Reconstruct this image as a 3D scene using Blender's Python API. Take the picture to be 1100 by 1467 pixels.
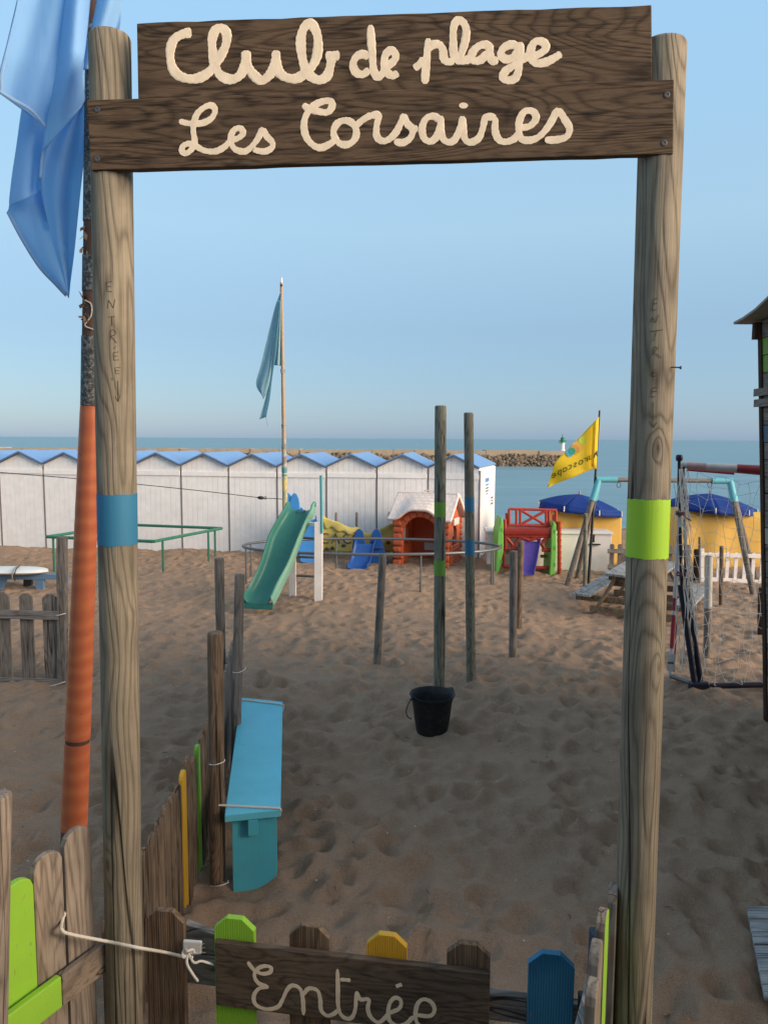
import bpy, bmesh, math, random
import numpy as np
from math import sin, cos, pi, radians, atan, atan2, sqrt
from mathutils import Vector, Matrix
random.seed(7)
rng = np.random.RandomState(7)
for o in list(bpy.data.objects):
    bpy.data.objects.remove(o)
scene = bpy.context.scene
COL = scene.collection

# ------------------------------------------------------------------ camera
EYE = 2.5
FP = 1060.0                       # focal length in photo pixels (1100 x 1467)
PITCH = atan((733.5 - 628) / FP)
ROLL = radians(.313)
Fw = Vector((0, cos(PITCH), -sin(PITCH)))
R0 = Vector((1, 0, 0)); U0 = Vector((0, sin(PITCH), cos(PITCH)))
Rv = cos(ROLL) * R0 + sin(ROLL) * U0
Uv = -sin(ROLL) * R0 + cos(ROLL) * U0
CAM = Vector((0, 0, EYE))
cd = bpy.data.cameras.new('camera')
cam = bpy.data.objects.new('camera', cd); COL.objects.link(cam)
M = Matrix((Rv, Uv, -Fw)).transposed().to_4x4(); M.translation = CAM
cam.matrix_world = M
cd.sensor_fit = 'VERTICAL'; cd.sensor_height = 36; cd.lens = 36 * FP / 1467
cd.clip_start = .05; cd.clip_end = 20000
scene.camera = cam
scene.render.resolution_x = 767; scene.render.resolution_y = 1024

# ------------------------------------------------------------------ world, sun, exposure
SUN_AZ = radians(116)             # compass style: 0 = +Y, 90 = +X
SUN_EL = radians(14)
w = bpy.data.worlds.new('World'); scene.world = w; w.use_nodes = True
nt = w.node_tree; nt.nodes.clear()
sky = nt.nodes.new('ShaderNodeTexSky'); sky.sky_type = 'NISHITA'; sky.sun_disc = False
sky.sun_elevation = SUN_EL; sky.sun_rotation = SUN_AZ
sky.air_density = 1.0; sky.dust_density = .6; sky.ozone_density = 2.0
bg = nt.nodes.new('ShaderNodeBackground'); bg.inputs[1].default_value = .05
wo = nt.nodes.new('ShaderNodeOutputWorld')
# a clear dusk sky: the Nishita glow plus an even blue that depends on height only, the same all the way round
tc = nt.nodes.new('ShaderNodeTexCoord'); sx = nt.nodes.new('ShaderNodeSeparateXYZ'); rp = nt.nodes.new('ShaderNodeValToRGB')
nt.links.new(tc.outputs['Generated'], sx.inputs[0]); nt.links.new(sx.outputs[2], rp.inputs[0])
SKY_STOPS = [(0, (.095, .21, .38)), (.14, (.165, .27, .40)), (.26, (.275, .42, .525)), (.37, (.275, .45, .60)), (.5, (.275, .475, .67)), (.7, (.31, .40, .48)), (1, (.33, .36, .39))]
while len(rp.color_ramp.elements) < len(SKY_STOPS): rp.color_ramp.elements.new(.5)
for e_, (p_, c_) in zip(rp.color_ramp.elements, SKY_STOPS): e_.position = p_; e_.color = (*c_, 1)
vs_ = nt.nodes.new('ShaderNodeVectorMath'); vs_.operation = 'SCALE'; vs_.inputs['Scale'].default_value = 16.0
va_ = nt.nodes.new('ShaderNodeVectorMath'); va_.operation = 'ADD'
nt.links.new(rp.outputs[0], vs_.inputs[0]); nt.links.new(vs_.outputs[0], va_.inputs[0]); nt.links.new(sky.outputs[0], va_.inputs[1])
nt.links.new(va_.outputs[0], bg.inputs[0]); nt.links.new(bg.outputs[0], wo.inputs[0])
sd = bpy.data.lights.new('sun', 'SUN'); sd.energy = 5.0; sd.angle = radians(44); sd.color = (1, .77, .56)
sun = bpy.data.objects.new('sun', sd); COL.objects.link(sun)
sdir = Vector((sin(SUN_AZ) * cos(SUN_EL), cos(SUN_AZ) * cos(SUN_EL), sin(SUN_EL)))
sun.rotation_euler = (sdir).to_track_quat('Z', 'Y').to_euler()
scene.view_settings.view_transform = 'Standard'; scene.view_settings.look = 'None'
scene.view_settings.exposure = .5; scene.view_settings.gamma = 1
scene.view_settings.use_curve_mapping = False

# ------------------------------------------------------------------ helpers
def ray(px, py): return Fw * FP + Rv * (px - 550) - Uv * (py - 733.5)
def at(px, py, Y):
    r = ray(px, py); return CAM + r * (Y / r.y)
def gnd(px, py, z=0):
    r = ray(px, py); return CAM + r * ((z - EYE) / r.z)
def onplane(px, py, p0, n):
    r = ray(px, py); return CAM + r * ((p0 - CAM).dot(n) / r.dot(n))
def V(*a): return Vector(a)

def top_matrix(o):
    while o.parent: o = o.parent
    return Matrix.Translation(o.location) @ Matrix.Rotation(o.rotation_euler.z, 4, 'Z')

class MB:
    def __init__(s): s.v = []; s.f = []
    def add(s, vs, fs):
        b = len(s.v); s.v += [Vector(p) for p in vs]; s.f += [tuple(b + i for i in f) for f in fs]; return s
    def prism(s, pts, d):
        n = len(pts); pts = [Vector(p) for p in pts]; d = Vector(d)
        nrm = Vector((0, 0, 0))
        for i in range(n): nrm += pts[i].cross(pts[(i + 1) % n])
        if nrm.dot(d) > 0: pts.reverse()
        vs = pts + [p + d for p in pts]
        fs = [tuple(range(n)), tuple(range(2 * n - 1, n - 1, -1))]
        fs += [((i + 1) % n, i, n + i, n + (i + 1) % n) for i in range(n)]
        return s.add(vs, fs)
    def box(s, x0, x1, y0, y1, z0, z1):
        return s.prism([(x0, y0, z0), (x1, y0, z0), (x1, y1, z0), (x0, y1, z0)], (0, 0, z1 - z0))
    def beam(s, a, b, wd, th, up=(0, 0, 1)):
        """bar from a to b; wd across (perpendicular to up), th along up"""
        a = Vector(a); b = Vector(b); d = (b - a); t = d.normalized()
        side = t.cross(Vector(up)); side = side.normalized() if side.length > 1e-5 else Vector((1, 0, 0))
        u = side.cross(t).normalized()
        q = [a + side * (wd / 2) * i + u * (th / 2) * j for i, j in ((-1, -1), (1, -1), (1, 1), (-1, 1))]
        return s.prism(q, d)
    def tube(s, path, r, n=8, closed=False, caps=True):
        path = [Vector(p) for p in path]; m = len(path)
        rs = r if isinstance(r, (list, tuple)) else [r] * m
        b = len(s.v); prev = None
        for i, p in enumerate(path):
            if closed: t = path[(i + 1) % m] - path[i - 1]
            else: t = path[min(i + 1, m - 1)] - path[max(i - 1, 0)]
            t = t.normalized()
            if prev is None:
                a = Vector((0, 0, 1)) if abs(t.z) < .9 else Vector((1, 0, 0))
                nx = (a - t * a.dot(t)).normalized()
            else:
                nx = prev - t * prev.dot(t)
                nx = nx.normalized() if nx.length > 1e-6 else prev
            prev = nx; ny = t.cross(nx)
            for k in range(n):
                an = 2 * pi * k / n
                s.v.append(p + (nx * cos(an) + ny * sin(an)) * rs[i])
        for i in range(m if closed else m - 1):
            j = (i + 1) % m
            for k in range(n):
                l = (k + 1) % n
                s.f.append((b + i * n + k, b + i * n + l, b + j * n + l, b + j * n + k))
        if caps and not closed:
            s.f.append(tuple(b + k for k in reversed(range(n))))
            s.f.append(tuple(b + (m - 1) * n + k for k in range(n)))
        return s
    def lathe(s, prof, c=(0, 0, 0), n=24, wob=None):
        c = Vector(c); b = len(s.v); m = len(prof)
        for i, (r, z) in enumerate(prof):
            for k in range(n):
                an = 2 * pi * k / n; rr = r * (wob(an, z) if wob else 1)
                s.v.append(c + Vector((cos(an) * rr, sin(an) * rr, z)))
        for i in range(m - 1):
            for k in range(n):
                l = (k + 1) % n
                s.f.append((b + i * n + k, b + i * n + l, b + (i + 1) * n + l, b + (i + 1) * n + k))
        return s
    def cap(s, idx): s.f.append(tuple(idx)); return s
    def grid(s, rows):
        b = len(s.v); m = len(rows); n = len(rows[0])
        for r in rows: s.v += [Vector(p) for p in r]
        for i in range(m - 1):
            for k in range(n - 1):
                s.f.append((b + i * n + k, b + i * n + k + 1, b + (i + 1) * n + k + 1, b + (i + 1) * n + k))
        return s
    def mesh(s, name, parent=None, smooth=False):
        vs = s.v
        if parent is not None:
            inv = top_matrix(parent).inverted(); vs = [inv @ p for p in vs]
        me = bpy.data.meshes.new(name); me.from_pydata([tuple(p) for p in vs], [], s.f)
        bm = bmesh.new(); bm.from_mesh(me); bmesh.ops.recalc_face_normals(bm, faces=bm.faces); bm.to_mesh(me); bm.free()
        if smooth:
            me.polygons.foreach_set('use_smooth', [True] * len(me.polygons))
            me.set_sharp_from_angle(angle=radians(smooth if smooth is not True else 40))
        me.update(); return me
    def build(s, name, mat, parent=None, smooth=False, bevel=0, solid=0, kind=None, subd=0):
        me = s.mesh(name, parent, smooth)
        o = bpy.data.objects.new(name, me); COL.objects.link(o)
        if mat: me.materials.append(mat)
        if parent is not None: o.parent = parent
        if solid:
            m = o.modifiers.new('solid', 'SOLIDIFY'); m.thickness = solid; m.offset = 0
        if bevel:
            m = o.modifiers.new('bevel', 'BEVEL'); m.width = bevel; m.segments = 2; m.limit_method = 'ANGLE'; m.angle_limit = radians(40)
        if subd:
            m = o.modifiers.new('sub', 'SUBSURF'); m.levels = subd; m.render_levels = subd
        if kind: o['kind'] = kind
        return o

def tag(o, label, cat, group=None):
    o['label'] = label; o['category'] = cat
    if group: o['group'] = group
    return o
def thing(name, label, cat, loc=(0, 0, 0), rz=0, group=None):
    o = bpy.data.objects.new(name, None); COL.objects.link(o)
    o.empty_display_size = .1; o.location = loc; o.rotation_euler = (0, 0, rz)
    return tag(o, label, cat, group)
def copy_tree(o, parent=None):
    c = o.copy(); COL.objects.link(c)
    if parent: c.parent = parent
    for ch in list(o.children): copy_tree(ch, c)
    return c
def inst(name, me, parent, loc=(0, 0, 0), rz=0, mat=None, bevel=0):
    o = bpy.data.objects.new(name, me); COL.objects.link(o); o.parent = parent
    o.location = loc; o.rotation_euler = (0, 0, rz)
    if mat:
        if not me.materials: me.materials.append(mat)
        o.material_slots[0].link = 'OBJECT'; o.material_slots[0].material = mat
    if bevel:
        m = o.modifiers.new('bevel', 'BEVEL'); m.width = bevel; m.segments = 2; m.limit_method = 'ANGLE'; m.angle_limit = radians(40)
    return o
_SP = {}
def smoothpath(pts, per=8):
    """Catmull-Rom through points (tuples of any length), remembered"""
    key = (tuple(tuple(p) for p in pts), per)
    if key not in _SP: _SP[key] = _smoothpath(pts, per)
    return _SP[key]
def _smoothpath(pts, per):
    P = [np.array(p, float) for p in pts]; P = [2 * P[0] - P[1]] + P + [2 * P[-1] - P[-2]]
    out = []
    for i in range(1, len(P) - 2):
        a, b, c, d = P[i - 1:i + 3]
        for k in range(per):
            t = k / per
            out.append(.5 * (2 * b + (c - a) * t + (2 * a - 5 * b + 4 * c - d) * t * t + (3 * b - a - 3 * c + d) * t ** 3))
    out.append(P[-2]); return out
def lerp(a, b, t): return a + (b - a) * t
def curve_at(pts, t):
    """piecewise smooth interpolation of list of tuples at t in 0..1"""
    sp = smoothpath(pts, 12); x = t * (len(sp) - 1); i = min(int(x), len(sp) - 2)
    return sp[i] + (sp[i + 1] - sp[i]) * (x - i)

# ------------------------------------------------------------------ materials
def newmat(name):
    m = bpy.data.materials.new(name); m.use_nodes = True; t = m.node_tree; t.nodes.clear()
    out = t.nodes.new('ShaderNodeOutputMaterial'); p = t.nodes.new('ShaderNodeBsdfPrincipled')
    t.links.new(p.outputs[0], out.inputs[0]); return m, t, p, out
def N(t, typ, **kw):
    n = t.nodes.new('ShaderNode' + typ)
    for k, v in kw.items(): setattr(n, k, v)
    return n
def math_(t, op, a, b=None):
    n = N(t, 'Math', operation=op)
    for i, x in enumerate((a, b)):
        if x is None: continue
        if isinstance(x, (int, float)): n.inputs[i].default_value = x
        else: t.links.new(x, n.inputs[i])
    return n.outputs[0]
def ramp(t, fac, stops):
    r = N(t, 'ValToRGB'); t.links.new(fac, r.inputs[0]); e = r.color_ramp.elements
    while len(e) < len(stops): e.new(.5)
    for i, (p, c) in enumerate(stops):
        e[i].position = p; e[i].color = (c[0], c[1], c[2], 1) if not isinstance(c, (int, float)) else (c, c, c, 1)
    return r.outputs[0]
def mixc(t, fac, a, b, blend='MIX'):
    n = N(t, 'MixRGB', blend_type=blend)
    for i, x in enumerate((fac, a, b)):
        if isinstance(x, (int, float)): n.inputs[i].default_value = x
        elif isinstance(x, tuple): n.inputs[i].default_value = (*x, 1)
        else: t.links.new(x, n.inputs[i])
    return n.outputs[0]
def coords(t, scale=(1, 1, 1), randomise=True):
    tc = N(t, 'TexCoord'); mp = N(t, 'Mapping'); mp.inputs['Scale'].default_value = scale
    src = tc.outputs['Object']
    if randomise:
        oi = N(t, 'ObjectInfo'); va = N(t, 'VectorMath', operation='ADD')
        sc = N(t, 'VectorMath', operation='SCALE'); sc.inputs[0].default_value = (17.3, 11.1, 13.7)
        t.links.new(oi.outputs['Random'], sc.inputs['Scale'])
        t.links.new(src, va.inputs[0]); t.links.new(sc.outputs[0], va.inputs[1]); src = va.outputs[0]
    t.links.new(src, mp.inputs[0]); return mp.outputs[0]
def noise(t, vec, scale, detail=3, rough=.5, dist=0):
    n = N(t, 'TexNoise'); n.inputs['Scale'].default_value = scale; n.inputs['Detail'].default_value = detail
    n.inputs['Roughness'].default_value = rough; n.inputs['Distortion'].default_value = dist
    if vec: t.links.new(vec, n.inputs['Vector'])
    return n.outputs['Fac']
def bump(t, p, h, strength=.3, dist=.01):
    b = N(t, 'Bump'); b.inputs['Strength'].default_value = strength; b.inputs['Distance'].default_value = dist
    t.links.new(h, b.inputs['Height']); t.links.new(b.outputs[0], p.inputs['Normal'])

AX = {'X': 0, 'Y': 1, 'Z': 2}
def wood(name, dark, light, axis='Z', rings=16, scale=4.5, rough=.85, crack=1.0, bmp=.5, grey=None, greyamt=.5, knots=1.0, contrast=.38, fleck=.45):
    m, t, p, o = newmat(name)
    sc = [1, 1, 1]; sc[AX[axis]] = .10; v1 = coords(t, tuple(sc))
    sf = [1, 1, 1]; sf[AX[axis]] = .014; v2 = coords(t, tuple(sf))
    sk_ = [1, 1, 1]; sk_[AX[axis]] = .42; vk = coords(t, tuple(sk_))
    n1 = noise(t, v1, scale, 3, .45, .2)
    vo = N(t, 'TexVoronoi'); vo.inputs['Scale'].default_value = 6.0; t.links.new(vk, vo.inputs['Vector'])
    kd = vo.outputs['Distance']
    kmask = ramp(t, noise(t, coords(t, tuple(sk_)), 2.3, 1), [(.5, 0), (.62, 1)])
    kn = math_(t, 'MULTIPLY', math_(t, 'POWER', ramp(t, kd, [(.02, 1), (.40, 0)]), 2.6), kmask)
    phase = math_(t, 'ADD', math_(t, 'MULTIPLY', n1, rings * 1.6), math_(t, 'MULTIPLY', kn, 7.0 * knots))
    c = ramp(t, math_(t, 'PINGPONG', phase, 1.0), [(.02, 0), (.45, .8), (1, 1)])
    fib = noise(t, v2, 230, 3, .65)
    patch = noise(t, v1, 4.2, 3)
    f = math_(t, 'ADD', math_(t, 'MULTIPLY', c, contrast), math_(t, 'MULTIPLY', fib, .95 - contrast))
    col = ramp(t, f, [(.12, dark), (.86, light)])
    if grey:
        g = ramp(t, patch, [(.38, 0), (.66, greyamt)])
        gc = mixc(t, f, tuple(x * .38 for x in grey), tuple(x * 1.15 for x in grey))
        col = mixc(t, g, col, gc)
    kc = math_(t, 'MULTIPLY', ramp(t, kd, [(.025, .75), (.06, .55), (.085, 0)]), kmask)
    col = mixc(t, math_(t, 'MULTIPLY', kc, min(1, knots)), col, tuple(x * .55 for x in dark))
    sk = [1, 1, 1]; sk[AX[axis]] = .03; v3 = coords(t, tuple(sk))
    ck = math_(t, 'ABSOLUTE', math_(t, 'SUBTRACT', noise(t, v3, 10, 2, .4, .2), .57))
    cm = ramp(t, ck, [(0, 1), (.012, 0)])
    cm = math_(t, 'MULTIPLY', cm, crack)
    col = mixc(t, cm, col, tuple(x * .2 for x in dark))
    sl = [1, 1, 1]; sl[AX[axis]] = .07; fk = ramp(t, noise(t, coords(t, tuple(sl)), 85, 2, .5), [(.50, 0), (.68, fleck)])
    col = mixc(t, fk, col, tuple(x * .45 for x in dark))
    blotch = noise(t, coords(t, (1, 1, 1)), 6, 4, .6)
    col = mixc(t, .6, col, ramp(t, blotch, [(.3, .5), (.7, 1.0)]), 'MULTIPLY')
    t.links.new(col, p.inputs['Base Color']); p.inputs['Roughness'].default_value = rough
    p.inputs['Specular IOR Level'].default_value = .25
    h = math_(t, 'SUBTRACT', f, math_(t, 'MULTIPLY', cm, 1.8))
    bump(t, p, h, bmp, .004); return m
def painted(name, colr, axis='Z', rough=.6, wear=.15, under=(.25, .19, .13), spec=.35, fibre=True):
    m, t, p, o = newmat(name)
    sf = [1, 1, 1]; sf[AX[axis]] = .02; v2 = coords(t, tuple(sf)); fib = noise(t, v2, 150, 3, .6)
    bl = noise(t, coords(t), 5, 4, .6)
    col = mixc(t, bl, tuple(x * .82 for x in colr), tuple(min(1, x * 1.12) for x in colr))
    if wear:
        wm = math_(t, 'ADD', math_(t, 'MULTIPLY', noise(t, coords(t), 22, 4, .7), .6), math_(t, 'MULTIPLY', fib, .4))
        col = mixc(t, ramp(t, wm, [(.64 - wear * .2, 0), (.72 - wear * .2, .8)]), col, under)
    t.links.new(col, p.inputs['Base Color']); p.inputs['Roughness'].default_value = rough
    p.inputs['Specular IOR Level'].default_value = spec
    bump(t, p, fib, .25 if fibre else .04, .003); return m
def plain(name, colr, rough=.5, metal=0, var=.12, scale=12, spec=.4, bmp=.05, dirt=0):
    m, t, p, o = newmat(name); n = noise(t, coords(t), scale, 4, .6)
    col = mixc(t, n, tuple(x * (1 - var) for x in colr), tuple(min(1, x * (1 + var)) for x in colr))
    if dirt:
        d = ramp(t, noise(t, coords(t), scale * .6, 5, .7), [(.45, 0), (.75, dirt)])
        col = mixc(t, d, col, (.24, .19, .14))
    t.links.new(col, p.inputs['Base Color']); p.inputs['Roughness'].default_value = rough
    p.inputs['Metallic'].default_value = metal; p.inputs['Specular IOR Level'].default_value = spec
    bump(t, p, noise(t, coords(t), scale * 5, 3), bmp, .004); return m
def cloth(name, colr, trans=.5, var=.12, spec=.2, rough=.7):
    m, t, p, o = newmat(name); n = noise(t, coords(t), 6, 4, .6)
    col = mixc(t, n, tuple(x * (1 - var) for x in colr), tuple(min(1, x * (1 + var)) for x in colr))
    t.links.new(col, p.inputs['Base Color']); p.inputs['Roughness'].default_value = rough
    p.inputs['Specular IOR Level'].default_value = spec
    tr = N(t, 'BsdfTranslucent'); t.links.new(col, tr.inputs[0]); mx = N(t, 'MixShader'); mx.inputs[0].default_value = trans
    t.links.new(p.outputs[0], mx.inputs[1]); t.links.new(tr.outputs[0], mx.inputs[2]); t.links.new(mx.outputs[0], o.inputs[0])
    bump(t, p, math_(t, 'ADD', math_(t, 'MULTIPLY', noise(t, coords(t), 600, 1), .06), noise(t, coords(t, (1, 1, .35)), 22, 4, .6, .6)), .35, .012); return m

W_POST = wood('post_wood', (.115, .095, .070), (.385, .33, .245), 'Z', 39, 4.2, grey=(.30, .265, .19), greyamt=.5, contrast=.36, bmp=.9, knots=.8, fleck=.22)
W_SIGN = wood('sign_wood', (.034, .020, .011), (.168, .108, .064), 'X', 57, 4.2, rough=.75, crack=.3, bmp=.45, contrast=.36, knots=.6, fleck=.8)
W_GREY = wood('grey_wood', (.10, .085, .07), (.34, .29, .25), 'Z', 23, 6, grey=(.29, .275, .26), knots=.5)
W_GREYX = wood('grey_wood_rail', (.12, .105, .09), (.36, .33, .30), 'X', 23, 6, grey=(.31, .31, .31), knots=.4)
W_GREYY = wood('grey_wood_board', (.15, .14, .13), (.40, .38, .36), 'Y', 23, 6, grey=(.38, .39, .41), knots=.4)
W_BROWN = wood('brown_wood', (.085, .055, .034), (.32, .225, .15), 'Z', 28, 6, grey=(.24, .2, .165), greyamt=.4, knots=.6)
W_TAN = wood('tan_wood', (.17, .13, .095), (.46, .37, .28), 'Z', 23, 6, grey=(.37, .33, .29), greyamt=.75, knots=.5)
W_DECK = wood('deck_wood', (.09, .056, .035), (.33, .225, .145), 'Z', 20, 5, crack=.3, knots=.3)
W_GREEN = wood('greenish_pole_wood', (.075, .074, .056), (.35, .33, .25), 'Z', 31, 7, grey=(.27, .27, .225), knots=.5)
W_TABLE = wood('table_leg_wood', (.15, .10, .06), (.38, .28, .18), 'Z', 23, 6, knots=.4)
W_DARK = wood('dark_cabin_wood', (.03, .017, .010), (.095, .055, .034), 'Z', 23, 6, knots=.4)
W_PLANK = wood('cabin_plank_wood', (.13, .105, .085), (.33, .28, .235), 'Y', 23, 6, grey=(.26, .25, .24), knots=.4)
CREAM = plain('cream_paint', (.80, .655, .475), .75, var=.22, scale=34, bmp=.12)
P_BLUE = painted('blue_band_paint', (.035, .19, .33), 'Z', wear=.05)
P_LIME = painted('lime_paint', (.31, .60, .05), 'Z', wear=.2)
P_LIMEX = painted('lime_rail_paint', (.31, .60, .05), 'X', wear=.2)
P_BANDLIME = painted('lime_band_paint', (.36, .62, .04), 'Z', wear=.05)
P_YEL = painted('yellow_paint', (.62, .36, .03), 'Z', wear=.15)
P_PBLUE = painted('picket_blue_paint', (.025, .17, .31), 'Z', wear=.15)
P_TURQ = painted('turquoise_paint', (.13, .55, .71), 'Y', wear=.16, rough=.5)
P_DGREEN = painted('old_green_paint', (.15, .33, .05), 'Z', wear=.15)
P_WHITE = painted('white_paint', (.84, .80, .77), 'Z', wear=.03, under=(.5, .45, .4))
P_WHITE2 = painted('white_cladding_paint', (.92, .89, .87), 'Z', wear=.04, under=(.6, .56, .52), rough=.6)
P_GREYBLUE = painted('trestle_blue_paint', (.13, .23, .36), 'X', wear=.15)
ROPE = plain('white_rope', (.72, .66, .58), .9, scale=200, bmp=.4)
STEEL = plain('galvanised_steel', (.17, .18, .19), .45, .6, scale=20, dirt=.4)
SCREW = plain('screw_steel', (.15, .13, .12), .4, .8)
DARK = plain('dark_metal', (.03, .03, .033), .5, .3)
SHADOWGAP = plain('gap_shade_brown', (.20, .16, .14), .9)

# ------------------------------------------------------------------ sand, sea
def vnoise(X, Y, s, seed):
    r = np.random.RandomState(seed); G = r.rand(256, 256)
    x = X / s + 1000.3; y = Y / s + 1000.7
    xi = np.floor(x).astype(int); yi = np.floor(y).astype(int); fx = x - xi; fy = y - yi
    fx = fx * fx * (3 - 2 * fx); fy = fy * fy * (3 - 2 * fy)
    g = lambda i, j: G[i % 256, j % 256]
    return (g(xi, yi) * (1 - fx) * (1 - fy) + g(xi + 1, yi) * fx * (1 - fy) + g(xi, yi + 1) * (1 - fx) * fy + g(xi + 1, yi + 1) * fx * fy) - .5
STEP = .032
fx_ = np.arange(-8.2, 8.2, STEP); fy_ = np.arange(1.4, 17.6, STEP)
cl = -8.2 - np.cumsum(1.25 ** np.arange(24) * .1)[::-1]; cr = fx_[-1] + np.cumsum(1.25 ** np.arange(24) * .1)
xs = np.concatenate([cl, fx_, cr])
yb = 1.4 - np.cumsum(1.3 ** np.arange(17) * .1)[::-1]
yf = np.concatenate([np.arange(fy_[-1] + .08, 24, .12), np.arange(24.2, 45, .8)])
ys = np.concatenate([yb, fy_, yf])
XX, YY = np.meshgrid(xs, ys)
H0 = vnoise(XX, YY, 2.3, 1) * .11 + vnoise(XX, YY, .8, 2) * .04
H = vnoise(XX, YY, .34, 3) * .034 + vnoise(XX, YY, .2, 4) * .036 + vnoise(XX, YY, .11, 5) * .022
i0 = len(cl); j0 = len(yb); nx = len(fx_); ny = len(fy_)
D = np.zeros((ny, nx))
for k in range(8200):                                   # footprints: shallow pits with pushed-up rims
    cx = rng.uniform(-8, 8); cy = rng.uniform(1.6, 17.4); r = rng.uniform(.05, .115); dp = rng.uniform(.008, .026)
    el = rng.uniform(.55, 1); an = rng.uniform(0, pi); q = int(r * 2.4 / STEP) + 1
    ci = int((cx + 8.2) / STEP); cj = int((cy - 1.4) / STEP)
    a0, a1, b0, b1 = max(ci - q, 0), min(ci + q, nx), max(cj - q, 0), min(cj + q, ny)
    if a1 <= a0 or b1 <= b0: continue
    gx, gy = np.meshgrid(fx_[a0:a1] - cx, fy_[b0:b1] - cy)
    u = (gx * cos(an) + gy * sin(an)) / r; vv = (-gx * sin(an) + gy * cos(an)) / (r * el)
    d2 = u * u + vv * vv
    D[b0:b1, a0:a1] += dp * (-np.exp(-d2 * 1.4) + .55 * np.exp(-((np.sqrt(d2) - 1.35) / .42) ** 2))
H[j0:j0 + ny, i0:i0 + nx] += D
_near = np.clip((10.5 - YY) / 3.5, 0, 1); H *= 1 + .8 * _near * _near * (3 - 2 * _near); H += H0
# a flat dragged strip across the sand
_g = np.exp(-((YY - 5.52 - .03 * (XX - 1.5) - .05 * np.sin(XX * 1.7)) / .13) ** 4) * np.clip((XX - .35) / .8, 0, 1) * np.clip((6 - XX) / 1, 0, 1); H = H * (1 - .85 * _g) + .02 * _g
sm = lambda t: np.clip(t, 0, 1) ** 2 * (3 - 2 * np.clip(t, 0, 1))
H += .62 * sm((1.75 - YY) / 1.0) - H * sm((1.4 - YY) / 1.5) * .7
H -= 1.6 * sm((YY - 19.8) / 11) + 2.0 * sm((YY - 30) / 14)
def ground(x, y):
    i = min(max(np.searchsorted(xs, x), 1), len(xs) - 1); j = min(max(np.searchsorted(ys, y), 1), len(ys) - 1)
    return float(H[j, i])
verts = np.stack([XX.ravel(), YY.ravel(), H.ravel()], 1)
nX = len(xs); nY = len(ys)
idx = np.arange(nX * nY).reshape(nY, nX)
quads = np.stack([idx[:-1, :-1].ravel(), idx[:-1, 1:].ravel(), idx[1:, 1:].ravel(), idx[1:, :-1].ravel()], 1)
me = bpy.data.meshes.new('sand'); me.vertices.add(len(verts)); me.vertices.foreach_set('co', verts.ravel())
me.loops.add(quads.size); me.loops.foreach_set('vertex_index', quads.ravel().astype(np.int32))
me.polygons.add(len(quads)); me.polygons.foreach_set('loop_start', np.arange(0, quads.size, 4, dtype=np.int32))
me.polygons.foreach_set('use_smooth', np.ones(len(quads), bool)); me.update(calc_edges=True)
sand = bpy.data.objects.new('sand', me); COL.objects.link(sand); sand['kind'] = 'structure'
m, t, p, o = newmat('sand')
v = coords(t, randomise=False)
big = noise(t, v, .9, 4, .6); mid = noise(t, v, 9, 4, .6); fine = noise(t, v, 260, 2, .7)
col = mixc(t, big, (.46, .315, .21), (.54, .38, .262))
col = mixc(t, math_(t, 'MULTIPLY', mid, .6), col, (.22, .158, .115))
col = mixc(t, ramp(t, fine, [(.3, .75), (.6, 0)]), col, (.12, .085, .062))
col = mixc(t, ramp(t, noise(t, v, 420, 1), [(.66, 0), (.74, .6)]), col, (.50, .42, .34))
t.links.new(col, p.inputs['Base Color']); p.inputs['Roughness'].default_value = .95; p.inputs['Specular IOR Level'].default_value = .1
hh = math_(t, 'ADD', math_(t, 'MULTIPLY', noise(t, v, 28, 4, .65), .7), math_(t, 'MULTIPLY', fine, .3))
bump(t, p, hh, .8, .028); me.materials.append(m)

# assumed wall before the promenade, out of view, added to shade the near sand
SWM = plain('shade_wall_concrete', (.42, .38, .33), .9, var=.2, scale=1.5, bmp=.3)
mb = MB(); x = -60
while x < 60:
    mb.prism([(x, -1.15, -.6), (x + 2.98, -1.15, -.6), (x + 2.98, -1.3, 3.3), (x, -1.3, 3.3)], (0, -.5, 0))
    mb.prism([(x, -1.22, 3.3), (x + 2.985, -1.22, 3.3), (x + 2.985, -1.22, 3.46), (x, -1.22, 3.46)], (0, -.62, 0)); x += 3
o_ = mb.build('unseen_shade_wall', SWM, None, bevel=.02); o_['kind'] = 'structure'
mb = MB(); mb.prism([(-60, -1.86, -.6), (60, -1.86, -.6), (60, -30, -.6), (-60, -30, -.6)], (0, 0, 3.4))
o_ = mb.build('promenade', SWM, None); o_['kind'] = 'structure'

SEA_Z = -1.5
mb = MB(); mb.add([(-6000, 22, SEA_Z), (6000, 22, SEA_Z), (6000, 9000, SEA_Z), (-6000, 9000, SEA_Z)], [(0, 1, 2, 3)])
m, t, p, o = newmat('sea_water')
v = coords(t, (.35, 1, 1), False); n1 = noise(t, v, .9, 5, .6); n2 = ramp(t, noise(t, coords(t, (.03, .22, 1), False), 1, 5, .7), [(.3, 0), (.7, 1)])
p.inputs['Roughness'].default_value = .35; p.inputs['Specular IOR Level'].default_value = .22
col = mixc(t, n2, (.115, .235, .28), (.185, .315, .355)); t.links.new(col, p.inputs['Base Color'])
bump(t, p, n1, .8, .25)
sea = mb.build('sea', m); sea['kind'] = 'structure'

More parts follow.
